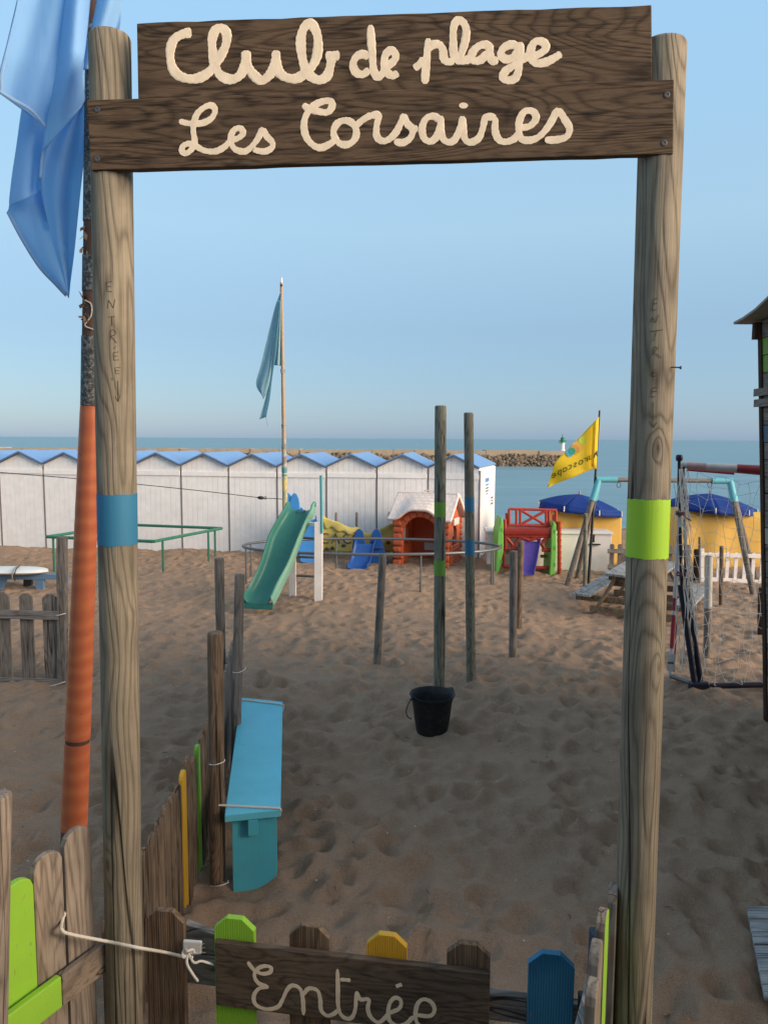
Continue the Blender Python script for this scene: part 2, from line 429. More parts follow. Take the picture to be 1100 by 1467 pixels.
# ------------------------------------------------------------------ breakwater with beacon
def rock(mb, c, r):
    ico = ICO; q = rng.uniform(.7, 1.25, (len(ico[0]),))
    s = rng.uniform(.75, 1.3, 3); a = rng.uniform(0, 6.28); ca, sa = cos(a), sin(a)
    vs = []
    for (x, y, z), k in zip(ico[0], q):
        x, y, z = x * s[0] * k * r, y * s[1] * k * r, z * s[2] * k * r * .8
        vs.append((c[0] + x * ca - y * sa, c[1] + x * sa + y * ca, c[2] + z))
    mb.add(vs, ico[1])
bmi = bmesh.new(); bmesh.ops.create_icosphere(bmi, subdivisions=1, radius=1)
ICO = ([tuple(v.co) for v in bmi.verts], [tuple(v.index for v in f.verts) for f in bmi.faces]); bmi.free()
YB = 111.0
bwr = thing('breakwater', 'long low stone breakwater with a pale concrete cap out in the sea', 'breakwater', (0, YB, SEA_Z))
xa = at(150, 650, YB).x - 40; xe = at(826, 650, YB).x
ztop = at(700, 645.5, YB).z; zcap = at(700, 652, YB).z
STONE_CAP = plain('concrete_cap', (.36, .29, .21), .9, var=.3, scale=.7, bmp=.4)
STONE_ROCK = plain('breakwater_rock', (.17, .13, .09), .95, var=.5, scale=.9, bmp=.5)
cap = MB(); x = xa
while x < xe:
    L = rng.uniform(3, 6); dz = rng.uniform(-.07, .09); dy = rng.uniform(-.12, .12)
    cap.box(x, min(x + L - .05, xe), YB + 1.0 + dy, YB + 5, zcap - .3, ztop + dz); x += L
cap.build('cap_block', STONE_CAP, bwr, kind='stuff')
rk = MB(); rows = 7
for i in range(rows):
    x = xa
    while x < xe + .5:
        tt = i / (rows - 1); r = rng.uniform(.26, .5)
        rock(rk, (x, YB + 1.2 - 3.2 * (1 - tt) + rng.uniform(-.25, .25), lerp(SEA_Z - .1, zcap - .05, tt) + rng.uniform(-.12, .12)), r); x += r * 1.35
rk.box(xa, xe, YB + .4, YB + 5, SEA_Z - .5, zcap - .31)
rk.build('rock', STONE_ROCK, bwr, kind='stuff')
bp = at(812, 645, YB); bcn = thing('harbour_beacon', 'small white beacon column with a green lantern at the end of the breakwater', 'beacon', (bp.x, YB + 3, ztop))
h = at(812, 627, YB).z - ztop
WPAINT = plain('beacon_white', (.8, .78, .72), .6); GPAINT = plain('beacon_green', (.02, .22, .11), .5)
MB().lathe([(0, 0), (.42, 0), (.40, .2), (.34, .25), (.30, h * .55), (.42, h * .58), (.42, h * .64), (0, h * .64)], (bp.x, YB + 3, ztop - .05), 12).build('column', WPAINT, bcn, smooth=True)
MB().lathe([(0, h * .64), (.3, h * .64), (.3, h * .95), (.38, h * .97), (.1, h * 1.08), (.05, h * 1.3), (0, h * 1.3)], (bp.x, YB + 3, ztop - .05), 12).build('lantern', GPAINT, bcn, smooth=True)
rl = MB()
for k in range(10):
    a = k * 2 * pi / 10; rl.tube([(bp.x + .5 * cos(a), YB + 3 + .5 * sin(a), ztop + h * .6), (bp.x + .5 * cos(a), YB + 3 + .5 * sin(a), ztop + h * .8)], .03, 5)
rl.tube([(bp.x + .5 * cos(k * .5236), YB + 3 + .5 * sin(k * .5236), ztop + h * .8) for k in range(12)], .03, 5, closed=True)
rl.build('railing', GPAINT, bcn)

# ------------------------------------------------------------------ bathing huts
TH = radians(8); ENDR = radians(17); HW = 1.09; P0 = at(686, 800, 15.4); P0.z = 0
hu = V(cos(TH), -sin(TH), 0)
ROOFM = painted('blue_roof_paint', (.17, .33, .60), 'Y', wear=.02, under=(.3, .35, .45), rough=.45)
EDGEM = plain('roof_edge', (.10, .13, .20), .7)
EAV, APX, BANDZ, DEP = 1.90, 2.15, 1.655, 2.2
hut = thing('bathing_hut', '', 'beach hut')
HWW = HW - .03
def zg(x): return EAV + (APX - EAV) * (1 - abs(x - HW / 2) / (HW / 2))
x0, x1 = .015, HW - .015
mb = MB(); nb = 9; bw = (x1 - x0) / nb
for k in range(nb):
    a = x0 + k * bw + .0018; b = x0 + (k + 1) * bw - .0018; y = -.0007 * (k % 2)
    pts = [(a, y, -.3), (b, y, -.3), (b, y, zg(b) - .03)]
    if a < HW / 2 < b: pts.append((HW / 2, y, zg(HW / 2) - .03))
    pts.append((a, y, zg(a) - .03)); mb.prism(pts, (0, .022, 0))
mb.build('cladding_board', P_WHITE2, hut, kind='stuff')
mb = MB(); mb.prism([(x0, .024, -.3), (x1, .024, -.3), (x1, .024, EAV - .04), (HW / 2, .024, APX - .04), (x0, .024, EAV - .04)], (0, DEP - .024, 0))
mb.build('wall', P_WHITE2, hut)
MB().box(x0 + .004, x1 - .004, -.024, -.003, BANDZ, BANDZ + .1).build('trim_band', P_WHITE2, hut, bevel=.004)
MB().box(x1 + .002, x1 + .028, -.008, .05, -.3, EAV - .06).build('gap_shade_strip', SHADOWGAP, hut)  # shade of the gap between two huts, put in as a dark strip
for sgn in (0, 1):
    xe_ = 0 if sgn == 0 else HW
    a = V(HW / 2, -.07, APX); b = V(xe_, -.07, EAV)
    if sgn == 0: b.x += .004
    else: b.x -= .004; a.x += .001
    nrm = V(0, 1, 0).cross(b - a).normalized(); nrm = nrm if nrm.z > 0 else -nrm
    MB().prism([a, b, b + nrm * .02, a + nrm * .02], (0, DEP + .1, 0)).build('roof_panel', ROOFM, hut)
    MB().prism([a + V(0, -.014, -.035), b + V(0, -.014, -.035), b + V(0, -.014, .0), a + V(0, -.014, .0)], (0, .012, 0)).build('roof_edge', EDGEM, hut)
hl = ['last white beach hut of the row with its end wall in the open', 'white beach hut second from the right end, behind the red playhouse',
      'white beach hut third from the right end, left of the red playhouse', 'white beach hut fourth from the right end, behind the yellow banner',
      'white beach hut fifth from the right end, right of the flagpole', 'white beach hut just left of the flagpole with the faded flag',
      'white beach hut above the right end of the green pipe frame', 'white beach hut with blue gable roof just right of the left gate post',
      'white beach hut half hidden behind the left gate post and orange pole', 'white beach hut just left of the orange flagpole',
      'white beach hut second from the left edge of the photo', 'white beach hut cut off by the left edge of the photo']
for k in range(12):
    o = hut if k == 0 else copy_tree(hut)
    q = P0 - hu * HW * (k + 1); o.location = (q.x, q.y, rng.uniform(-.012, .012)); o.rotation_euler = (0, 0, -TH if k else -ENDR)
    tag(o, hl[k], 'beach hut', 'white bathing huts in a row')
EN = V(cos(ENDR), -sin(ENDR), 0)
def hutpt(px, py):      # a point on the side wall of the last hut
    return onplane(px, py, P0 - hu * HW + EN * (HW - .014), EN)
NOTB = plain('notice_blue', (.10, .22, .45), .6); NOTW = plain('notice_white', (.7, .72, .74), .6); INK = plain('ink', (.05, .05, .06), .7)
def notice(px0, py0, px1, py1, label, rows):
    a, b = hutpt(px0, py0), hutpt(px1, py1); o = thing('notice', label, 'notice', a)
    n = EN; L = V(b.x - a.x, b.y - a.y, 0); hgt = b.z - a.z
    pt = lambda u, v, e: a + L * u + V(0, 0, hgt * v) + n * (.004 + e)
    MB().prism([pt(0, 0, 0), pt(1, 0, 0), pt(1, 1, 0), pt(0, 1, 0)], n * .004).build('sheet', NOTW, o)
    for (u0, v0, u1, v1, mt) in rows:
        MB().prism([pt(u0, v0, .0045), pt(u1, v0, .0045), pt(u1, v1, .0045), pt(u0, v1, .0045)], n * .001).build('print', mt, o)
notice(694, 684, 700, 709, 'white and blue notice high on the end wall of the last beach hut',
       [(.08, .06, .92, .26, NOTB), (.2, .36, .8, .46, NOTB), (.2, .55, .8, .62, INK), (.2, .7, .8, .77, INK), (.3, .84, .7, .92, NOTB)])
notice(702, 711, 706, 724, 'small pale notice low on the end wall of the last beach hut', [(.15, .1, .85, .25, INK), (.15, .4, .85, .5, INK), (.15, .65, .85, .8, INK)])

# ------------------------------------------------------------------ gate posts, sign boards
def wobpost(name, label, a, b, r, mat, seed, cat='post', zbot=None, group=None, band=None, top_round=.012, n=40, facet=0, root=None):
    """round timber from a (top) to b (a point lower on its axis), extended into the ground"""
    d = (b - a); zb = -.35 if zbot is None else zbot
    b = a + d * ((zb - a.z) / d.z)
    rr = random.Random(seed); ph = [(rr.uniform(0, 6.28), rr.uniform(.6, 2.2), rr.choice([1, 2, 3]), rr.uniform(.2, 1)) for _ in range(6)]
    L = (a - b).length; H_ = max(8, int(L / .07))
    def rad(an, s):
        return r * (1 + sum(.011 * am * sin(k * an + f * s + p0) for p0, f, k, am in ph))
    def pt(an, s, e=0):
        c = b + (a - b) * (s / L); q = rad(an, s) + e
        return c + V(cos(an) * q, sin(an) * q, 0)
    root = root or thing(name, label, cat, (b.x, b.y, 0), 0, group)
    mb = MB(); rows = []
    for i in range(H_ + 1): rows.append([pt(2 * pi * k / n, L * i / H_ * (1 - top_round / L)) for k in range(n + 1)])
    rows.append([pt(2 * pi * k / n, L - top_round * .3, -top_round * .35) for k in range(n + 1)])
    rows.append([pt(2 * pi * k / n, L, -top_round * 1.1) for k in range(n + 1)])
    rows.append([pt(2 * pi * k / n, L, -r * .995) for k in range(n + 1)])
    mb.grid(rows); mb.build('shaft' if root.name.split('.')[0] == name else 'post', mat, root, smooth=50)
    if band:
        for (z0, z1, bm_) in band:
            s0 = (z0 - b.z) / (a.z - b.z) * L; s1 = (z1 - b.z) / (a.z - b.z) * L; q = MB(); rows = []
            for i in range(7):
                rows.append([pt(2 * pi * k / n, lerp(s0, s1, i / 6) + (.0011 * (sin(k * .9 + seed) + sin(k * 2.6 + seed * 2)) if i in (0, 6) else 0), .0012) for k in range(n + 1)])
            q.grid(rows).build('paint_band', bm_, root, smooth=50)
    root_pt = lambda an, z, e=0: pt(an, (z - b.z) / (a.z - b.z) * L, e)
    return root, root_pt
YL, YR = 2.27, 2.13
zL = lambda y: at(170, y, YL).z
lp, lpt = wobpost('gate_post', 'left round timber gate post with a blue painted band', at(158, 50, YL), at(178, 1400, YL), .0585, W_POST, 3, 'gate post', group='gate posts', band=[(zL(779), zL(707), P_BLUE)])
zR = lambda y: at(920, y, YR).z
rp, rpt = wobpost('gate_post', 'right round timber gate post with a lime green painted band', at(950, 60, YR), at(907, 1400, YR), .0585, W_POST, 11, 'gate post', group='gate posts', band=[(zR(797), zR(714), P_BANDLIME)])
PA = at(125, 190, YL - .062); PB = at(965, 170, YR - .062)
sn = V(PB.y - PA.y, -(PB.x - PA.x), 0).normalized()         # faces the camera
if sn.y > 0: sn = -sn
def board(name, label, corners, e, mat, th=.027, cat='sign', root=None, nseg=24, jit=.0012):
    """plank with its front face lying e in front of the sign plane; corners TL TR BR BL in photo pixels"""
    P = [onplane(x, y, PA + sn * e, sn) for x, y in corners]
    root = root or thing(name, label, cat, P[3])
    mb = MB(); rr = random.Random(len(label))
    top = [P[0].lerp(P[1], i / nseg) + V(0, 0, rr.uniform(-jit, jit)) for i in range(nseg + 1)]
    bot = [P[3].lerp(P[2], i / nseg) + V(0, 0, rr.uniform(-jit, jit)) for i in range(nseg + 1)]
    mb.grid([bot, top]); k = len(mb.v)
    mb.grid([[q - sn * th for q in bot], [q - sn * th for q in top]])
    n = nseg + 1
    for i in range(nseg):
        mb.f.append((i, i + 1, k + i + 1, k + i)); mb.f.append((n + i, n + i + 1, k + n + i + 1, k + n + i))
    mb.f.append((0, n, k + n, k)); mb.f.append((nseg, n + nseg, k + n + nseg, k + nseg))
    return root, mb.build('plank', mat, root, bevel=.0025)
def ribbon(mb, P, W, n, h0, h1):
    """thick brush stroke through world points P lying on a plane with normal n, half width W"""
    m = len(P); rows = []
    prof = [(-1, 0), (-.96, .8), (-.6, 1), (0, .94), (.6, 1), (.96, .8), (1, 0)]
    for i, p_ in enumerate(P):
        t = (P[min(i + 1, m - 1)] - P[max(i - 1, 0)]).normalized(); s = t.cross(n).normalized()
        e = min(i, m - 1 - i); k = {0: .45, 1: .8}.get(e, 1); k *= 1 + .05 * sin(i * 1.7) + .10 * sin(i * .33 + len(P)) + rng.uniform(-.018, .018)
        hh = lerp(h0, h1, i / m)
        rows.append([p_ + s * (W * k * u) + n * (.0003 + hh * v_) for u, v_ in prof])
    mb.grid(rows); return mb
def letters(parent, strokes, ox, oy, k, wpx, p0, n, dist, name='lettering', mat=CREAM, hmax=.0007):
    mb = MB(); wpx_w = wpx / FP * dist / 2
    for s in strokes:
        sp = smoothpath(s, 7); P = [onplane(ox + q[0] * k, oy + q[1] * k, p0, n) for q in sp]
        if n.y > 0: raise Exception
        ribbon(mb, P, wpx_w, n, .0003, hmax)
    return mb.build(name, mat, parent, smooth=35)
up_root, up_plank = board('sign_board', 'upper dark plank sign painted Club de plage across the gate', [(196, 33), (933, 7), (934, 119), (198, 141)], -.004, W_SIGN)
lo_root, lo_plank = board('sign_board', 'lower dark plank sign painted Les Corsaires across both gate posts', [(124, 143), (965, 114), (964, 220), (131, 244)], 0, W_SIGN, th=.028)
for r_ in (up_root, lo_root): r_['group'] = 'dark plank signs over the gate'
p_up = PA + sn * -.004
club = [[(215, 105), (170, 112), (120, 140), (98, 190), (95, 245), (108, 305), (145, 348), (205, 366), (262, 358), (312, 328), (347, 282), (378, 235), (402, 190), (413, 140), (406, 98), (378, 80), (347, 95), (331, 142), (332, 200), (340, 260), (352, 305), (377, 345), (420, 366), (460, 364), (495, 335), (513, 290), (520, 240), (519, 208)],
        [(521, 206), (523, 255), (536, 302), (565, 345), (605, 374), (642, 355), (673, 312), (686, 260), (690, 206)],
        [(690, 206), (692, 262), (704, 322), (742, 356), (800, 364), (852, 335), (892, 295), (918, 240), (926, 170), (918, 108), (888, 58), (852, 70), (832, 120), (829, 180), (838, 250), (855, 312), (886, 352), (930, 372), (970, 355), (988, 320), (998, 272), (1003, 245)],
        [(968, 238), (1005, 236), (1048, 234)]]
letters(up_plank, club, 220, 20, .2545, 12.6, p_up, sn, 2.2)
deplage = [[(128, 242), (100, 226), (68, 238), (52, 275), (66, 312), (100, 322), (130, 298)], [(135, 86), (139, 160), (145, 240), (150, 300), (168, 333), (192, 318), (205, 290)],
           [(202, 282), (236, 268), (257, 236), (235, 208), (208, 228), (200, 275), (214, 313), (244, 328), (266, 312)]]
letters(up_plank, deplage, 490, 10, .3, 10.5, p_up, sn, 2.18)
pl = [[(343, 294), (368, 275), (392, 245)], [(411, 150), (405, 230), (398, 310), (395, 368)], [(408, 205), (430, 182), (462, 180), (480, 205), (485, 245), (503, 262), (535, 258)],
      [(535, 250), (562, 235), (585, 170), (592, 110), (575, 72), (546, 68), (531, 105), (530, 170), (533, 225), (552, 256), (590, 254), (620, 242)],
      [(704, 205), (690, 182), (658, 184), (628, 208), (616, 240), (632, 258), (665, 250), (698, 214)], [(706, 175), (706, 222), (716, 256), (745, 253)],
      [(838, 188), (806, 180), (770, 196), (757, 228), (782, 250), (815, 240), (840, 205)], [(849, 168), (848, 240), (840, 308), (822, 343), (786, 350), (766, 335), (782, 304), (822, 278), (862, 248), (892, 235)],
      [(890, 240), (938, 226), (972, 196), (957, 168), (922, 166), (902, 196), (900, 240), (922, 268), (970, 264), (1018, 240), (1045, 222)]]
letters(up_plank, pl, 490, 10, .3, 10.5, p_up, sn, 2.15)
les = [[(45, 165), (100, 178), (170, 176), (220, 150), (240, 110), (225, 82), (190, 86), (147, 120), (126, 170), (122, 220), (130, 278), (118, 312), (85, 340), (62, 330), (65, 303), (95, 288), (130, 298), (180, 325), (240, 330), (290, 306), (322, 270)],
       [(325, 272), (370, 255), (392, 230), (376, 204), (345, 212), (327, 245), (329, 288), (352, 320), (402, 330), (442, 300), (475, 255), (500, 200)],
       [(502, 205), (518, 245), (550, 280), (548, 310), (512, 330), (466, 325), (450, 316)]]
letters(lo_plank, les, 245, 130, .2636, 8.2, PA, sn, 2.19)
cors = [[(716, 76), (745, 95), (800, 112), (850, 117), (874, 87), (866, 57), (820, 60), (772, 85), (735, 132), (722, 190), (735, 252), (772, 296), (815, 310), (862, 290), (892, 268)],
        [(900, 268)] + [(945 + 62 * cos(a), 228 + 66 * sin(a)) for a in np.linspace(2.4, 2.4 + 6.3, 14)], [(1000, 195), (1040, 160), (1094, 128)]]
letters(lo_plank, cors, 245, 130, .2636, 9.3, PA, sn, 2.17)
sai = [[(20, 128), (60, 125), (51, 180), (52, 232), (80, 256), (115, 246), (150, 210), (175, 160), (190, 118)], [(190, 120), (205, 165), (234, 198), (222, 240), (184, 264), (140, 258)], [(232, 194), (262, 194)],
       [(372, 150), (340, 130), (302, 142), (282, 190), (291, 240), (320, 258), (350, 240), (370, 190), (380, 130)], [(379, 128), (377, 200), (390, 246), (420, 262), (450, 245), (476, 185), (487, 130)],
       [(488, 130), (491, 200), (501, 248), (530, 262), (570, 240), (590, 190), (606, 137), (658, 135)], [(656, 135), (652, 200), (671, 248), (710, 260), (755, 240), (782, 202)],
       [(775, 190), (828, 180), (860, 142), (845, 106), (802, 106), (777, 150), (773, 200), (786, 244), (830, 252), (880, 230), (930, 170), (972, 88)], [(975, 92), (1002, 140), (1030, 190), (1015, 234), (960, 250), (905, 250)]]
letters(lo_plank, sai, 525, 130, .2818, 9.3, PA, sn, 2.14)
MB().prism([onplane(525 + (492 + 23 * cos(a)) * .2818, 130 + (76 + 15 * sin(a)) * .2818, PA + sn * .0002, sn) for a in np.linspace(0, 2 * pi, 19)[:-1]], sn * .0009).build('lettering', CREAM, lo_plank)
for x, y in ((140, 157), (140, 228), (955, 136), (951, 205)):
    c = onplane(x, y, PA, sn); s_ = MB(); tdir = V(0, 0, 1).cross(sn)
    ring = [[c + (tdir * cos(a) + V(0, 0, 1) * sin(a)) * r_ + sn * e for a in np.linspace(0, 2 * pi, 13)] for r_, e in ((.0085, .0002), (.008, .002), (.0045, .0025), (.004, .0008), (.0002, .0006))]
    s_.grid(ring).build('screw', SCREW, lo_plank, smooth=True)
# cleat behind the boards that ties the upper plank to the lower one
for px in (330, 800):
    a = onplane(px, 45, PA - sn * .046, sn); b = onplane(px, 215, PA - sn * .046, sn)
    MB().beam(b, a, .05, .03, sn).build('cleat', W_DARK, up_root)
# handwriting on the posts (thin pen strokes)
PEN = plain('pen_ink', (.05, .038, .03), .8)
def onpost(px, py, Y, axis_x, r, e):
    """point on the near side of a round post under a photo pixel"""
    r_ = ray(px, py); o_ = CAM; dx, dy = r_.x, r_.y; ox, oy = o_.x - axis_x(py), o_.y - Y
    A = dx * dx + dy * dy; B = 2 * (ox * dx + oy * dy); Cc = ox * ox + oy * oy - (r + e) ** 2; disc = B * B - 4 * A * Cc
    return o_ + r_ * ((-B - sqrt(max(disc, 0))) / (2 * A))
def scribble(parent, strokes, Y, ax, r, k, ox, oy, rad=.00065):
    for s in strokes:
        mb = MB(); q = []
        for (a, b) in zip(s[:-1], s[1:]):
            for i in range(4): q.append((lerp(a[0], b[0], i / 4), lerp(a[1], b[1], i / 4)))
        q.append(s[-1]); mb.tube([onpost(ox + u * k, oy + v_ * k, Y, ax, r, .0006) for u, v_ in q], rad, 5)
        mb.build('handwriting', PEN, parent)
axl = lambda py: at(lerp(158, 178, (py - 50) / 1350), py, YL).x
axr = lambda py: at(lerp(950, 907, (py - 60) / 1340), py, YR).x
scribble(lp, [[(590, 598), (562, 602), (566, 650), (590, 652)], [(564, 625), (585, 625)], [(567, 740), (572, 695), (598, 738), (606, 692)], [(572, 785), (606, 782)], [(589, 784), (590, 830)],
              [(583, 905), (583, 855), (600, 852), (612, 868), (600, 882), (584, 884), (615, 922)], [(600, 952), (612, 938)], [(625, 968), (597, 972), (600, 1012), (626, 1010)], [(599, 990), (620, 990)],
              [(636, 1048), (606, 1052), (610, 1084), (630, 1082)], [(608, 1067), (628, 1067)], [(590, 1104), (592, 1118)], [(620, 1120), (622, 1230), (606, 1202)], [(622, 1230), (632, 1200)]], YL, axl, .0588, .2727, 0, 240)
scribble(rp, [[(315, 168), (282, 172), (262, 270), (300, 268)], [(275, 215), (310, 212)], [(255, 380), (270, 330), (300, 380), (325, 310)], [(255, 455), (362, 442)], [(305, 448), (285, 540)], [(270, 670), (285, 590), (318, 600), (285, 640), (350, 685)],
              [(300, 790), (280, 800), (270, 850), (312, 842)], [(265, 822), (305, 818)], [(310, 945), (275, 950), (255, 1030), (290, 1028)], [(265, 985), (305, 980)], [(278, 1075), (280, 1300), (250, 1240)], [(280, 1300), (312, 1250)]], YR, axr, .0588, .1636, 890, 400)
c = onpost(961, 526, YR, axr, .058, 0)
MB().tube([c, c + V(.022, -.01, -.002)], .002, 6).tube([c + V(.020, -.009, -.002), c + V(.024, -.011, -.002)], .0045, 8).build('nail', SCREW, rp)

# ------------------------------------------------------------------ pickets
def picket_mesh(name, wdt, hgt, th, kind='round', ridges=0, seed=0):
    """upright board: x across, front at y=0, back at +th, bottom z=0"""
    rr = random.Random(seed); hw = wdt / 2
    if ridges:
        xs_ = []
        for i in range(ridges):
            a = -hw + wdt * i / ridges; q = wdt / ridges
            xs_ += [(a + q * .08, 0), (a + q * .55, 0), (a + q * .65, .0022), (a + q * .98, .0022)]
        xs_ = [(-hw, .0022)] + xs_ + [(hw, 0)]
    else: xs_ = [(-hw + wdt * i / 12, 0) for i in range(13)]
    if kind == 'chamfer':
        cz = wdt * .27; cx = wdt * .3; top = lambda x: hgt - max(0, (abs(x) - (hw - cx)) / cx) * cz
    elif kind == 'round':
        top = lambda x: hgt - hw * .8 * (1 - sqrt(max(0, 1 - (min(abs(x) / hw, 1)) ** 2)))
    elif kind == 'point':
        top = lambda x: hgt - abs(x) * .75
    else: top = lambda x: hgt
    mb = MB(); n = len(xs_)
    b0 = [V(x, y, 0) for x, y in xs_]; b1 = [V(x, y, top(x) + rr.uniform(-.0008, .0008)) for x, y in xs_]
    c0 = [V(x, th, 0) for x, y in xs_]; c1 = [V(x, th, top(x)) for x, y in xs_]
    mb.grid([b0, b1]); k1 = len(mb.v); mb.grid([c0, c1])
    for i in range(n - 1):
        mb.f.append((n + i, n + i + 1, k1 + n + i + 1, k1 + n + i)); mb.f.append((i, i + 1, k1 + i + 1, k1 + i))
    mb.f.append((0, n, k1 + n, k1)); mb.f.append((n - 1, 2 * n - 1, k1 + 2 * n - 1, k1 + n - 1))
    return mb.mesh(name, None, smooth=False)

# entrance gate leaf
GA = at(235, 1310, 2.36); GB = at(790, 1370, 2.165); GA.z = GB.z = 0
gu = (GB - GA).normalized(); gn = V(gu.y, -gu.x, 0); gn = gn if gn.y < 0 else -gn
grz = atan2(gu.y, gu.x)
gate = thing('picket_gate', 'low entrance gate of coloured grooved pickets carrying the painted Entrée board', 'gate', GA + V(0, 0, 0))
def gpt(px, py, e=0): return onplane(px, py, GA + gn * e, gn)
for (xl, xr, yt, mat, sd_, kd) in ((208, 262, 1306, W_DECK, 1, 'chamfer'), (307, 363, 1317, P_LIME, 2, 'chamfer'), (414, 471, 1328, W_DECK, 3, 'chamfer'), (525, 582, 1341, P_YEL, 4, 'chamfer'), (640, 702, 1354, W_DECK, 5, 'chamfer'), (757, 823, 1368, P_PBLUE, 6, 'chamfer')):
    a = gpt(xl, yt); b = gpt(xr, yt); c = gpt((xl + xr) / 2, yt); wd = (b - a).length
    zt = c.z; me_ = picket_mesh('picket', wd, zt - .12, .024, kd, 17, sd_); me_.materials.append(mat)
    inst('picket', me_, gate, (Matrix.Translation(-GA) @ V(c.x, c.y, .12)), grz)
for (zz, hh_) in ((gpt(285, 1384).z, .09), (.42, .09)):
    a = gpt(262, 1384); a.z = zz - hh_ / 2; b = gpt(852, 1436); b.z = zz - hh_ / 2
    a = a - gn * .042 - gu * .06; b = b - gn * .042
    MB().beam(a, b, .03, hh_, (0, 0, 1)).build('rail', W_GREYX, gate, bevel=.003)
a = gpt(250, 1384) - gn * .072; a.z = .78; b = gpt(815, 1430) - gn * .072; b.z = .42
MB().beam(a, b, .028, .09, (0, 0, 1)).build('brace', W_GREYX, gate, bevel=.003)
e0 = .026; P = [gpt(308, 1350, e0), gpt(702, 1396, e0)]
low = gpt(308, 1440, e0).z - P[0].z
P += [P[1] + V(0, 0, low), P[0] + V(0, 0, low)]
ebm = MB(); ebm.prism(P, -gn * .024)
W_ENTR = wood('entree_board_wood', (.055, .039, .028), (.19, .14, .10), 'X', 30, 5, crack=.25, bmp=.3)
eb = ebm.build('sign_board', W_ENTR, gate, bevel=.003)
ent = [[(55, 65), (85, 105), (130, 128), (172, 120), (176, 95), (140, 88), (105, 105), (90, 140), (112, 178), (165, 198)], [(165, 198), (115, 206), (87, 245), (97, 290), (150, 314), (210, 304), (236, 268), (262, 212), (290, 190), (328, 206), (344, 260), (348, 345)],
       [(346, 240), (375, 206), (420, 216), (435, 260), (440, 318), (470, 348), (508, 338), (528, 318)], [(526, 103), (528, 200), (530, 300), (550, 350), (592, 364), (618, 320), (625, 222)], [(540, 158), (568, 160), (595, 162)],
       [(625, 220), (645, 262), (690, 264), (685, 310), (700, 355), (740, 384), (775, 360), (792, 338)], [(790, 338), (850, 310), (858, 270), (830, 254), (802, 280), (792, 330), (800, 375), (840, 400), (890, 388), (925, 350)], [(832, 195), (848, 190), (864, 183)],
       [(940, 345), (1010, 350), (1035, 320), (1020, 280), (980, 262), (947, 285), (935, 340), (945, 388), (990, 415), (1040, 405)]]
letters(eb, ent, 340, 1360, .2727, 6.2, GA + gn * e0, gn, 2.27, hmax=.0007)

# ------------------------------------------------------------------ front fences that run toward the viewer on both sides of the gate
LA = at(152, 1345, 2.26); LB = at(0, 1467, 1.93); LA.z = LB.z = 0
lu = (LA - LB).normalized(); ln = V(lu.y, -lu.x, 0)            # faces right / the viewer
if ln.x < 0: ln = -ln
lrz = atan2(lu.y, lu.x)
lf = thing('picket_fence', 'short weathered picket fence with rounded tops and one lime picket, left of the gate', 'fence', LB)
lloc = lambda q: q - LB
def lpt_(px, py, e=0): return onplane(px, py, LB + ln * e, ln)
GRD = .0
for (xl, xr, yt, mat, sd_) in ((92, 131, 1187, W_TAN, 1), (48, 90, 1223, W_TAN, 2), (6, 46, 1263, P_LIME, 3), (-40, -2, 1308, W_TAN, 4)):
    a = lpt_(xl, yt, -.03); b = lpt_(xr, yt, -.03); c = lpt_((xl + xr) / 2, yt, -.03); wd = min((b - a).length, .1)
    me_ = picket_mesh('picket', wd, c.z - .06, .022, 'round', 0, sd_); me_.materials.append(mat)
    inst('picket', me_, lf, lloc(V(c.x, c.y, .06)), lrz, bevel=.003)
a = lpt_(150, 1350, 0); b = lpt_(87, 1400, 0); c = lpt_(-40, 1500, 0); zt = a.z; hr = .1
z1 = lpt_(0, 1467, 0).z
rail0 = lambda q, z: V(q.x, q.y, z - hr / 2)
MB().beam(rail0(b, zt) - ln * .004, rail0(a, zt) - ln * .004 + lu * .05, .024, hr).build('rail', wood('rail_wood', (.17, .12, .08), (.40, .31, .23), 'Y', 6, 6, grey=(.3, .27, .24)), lf, bevel=.004)
MB().beam(rail0(c, zt) - ln * .004, rail0(b, zt) - ln * .004 - lu * .002, .024, hr).build('rail', P_LIMEX, lf, bevel=.004)
MB().beam(rail0(c, .45) - ln * .004, rail0(a, .45) - ln * .004 + lu * .05, .024, hr).build('rail', W_GREYY, lf, bevel=.004)
q = at(-2, 1150, 1.93)
wobpost('fence_post', 'pale round fence post cut by the left edge, beside the lime picket', at(-4, 1138, 1.9), at(-8, 1400, 1.9), .037, W_TAN, 21, 'post', top_round=.008)
# right return fence, seen edge-on
rf = thing('picket_fence', 'pale pickets seen edge-on with one lime face in front of the right gate post', 'fence', at(885, 1400, 2.15) * 1)
rf.location.z = 0; RL = rf.location.copy()
for (px, yt, Y, mat, wd) in ((886, 1268, 2.13, W_TAN, .09), (870, 1306, 2.0, P_LIME, .09), (861, 1352, 1.87, W_TAN, .09), (857, 1408, 1.745, W_TAN, .09)):
    c = at(px, yt, Y); d = V(.40, .91, 0); me_ = picket_mesh('picket', wd, c.z - .06, .027, 'round', 0, int(px)); me_.materials.append(W_TAN); me_.materials.append(mat)
    for pg in me_.polygons:
        if pg.normal.y < -.9: pg.material_index = 1
    o = inst('picket', me_, rf, V(c.x, c.y, .06) - RL, atan2(d.y, d.x), bevel=.003)
TANEDGE = W_TAN
for zz in (.98, .5):
    a = at(882, 1400, 2.16); b = at(850, 1440, 1.7); a.z = b.z = zz; off = V(-.91, .40, 0) * .036
    MB().beam(b + off, a + off, .024, .085).build('rail', W_GREYY, rf, bevel=.003)
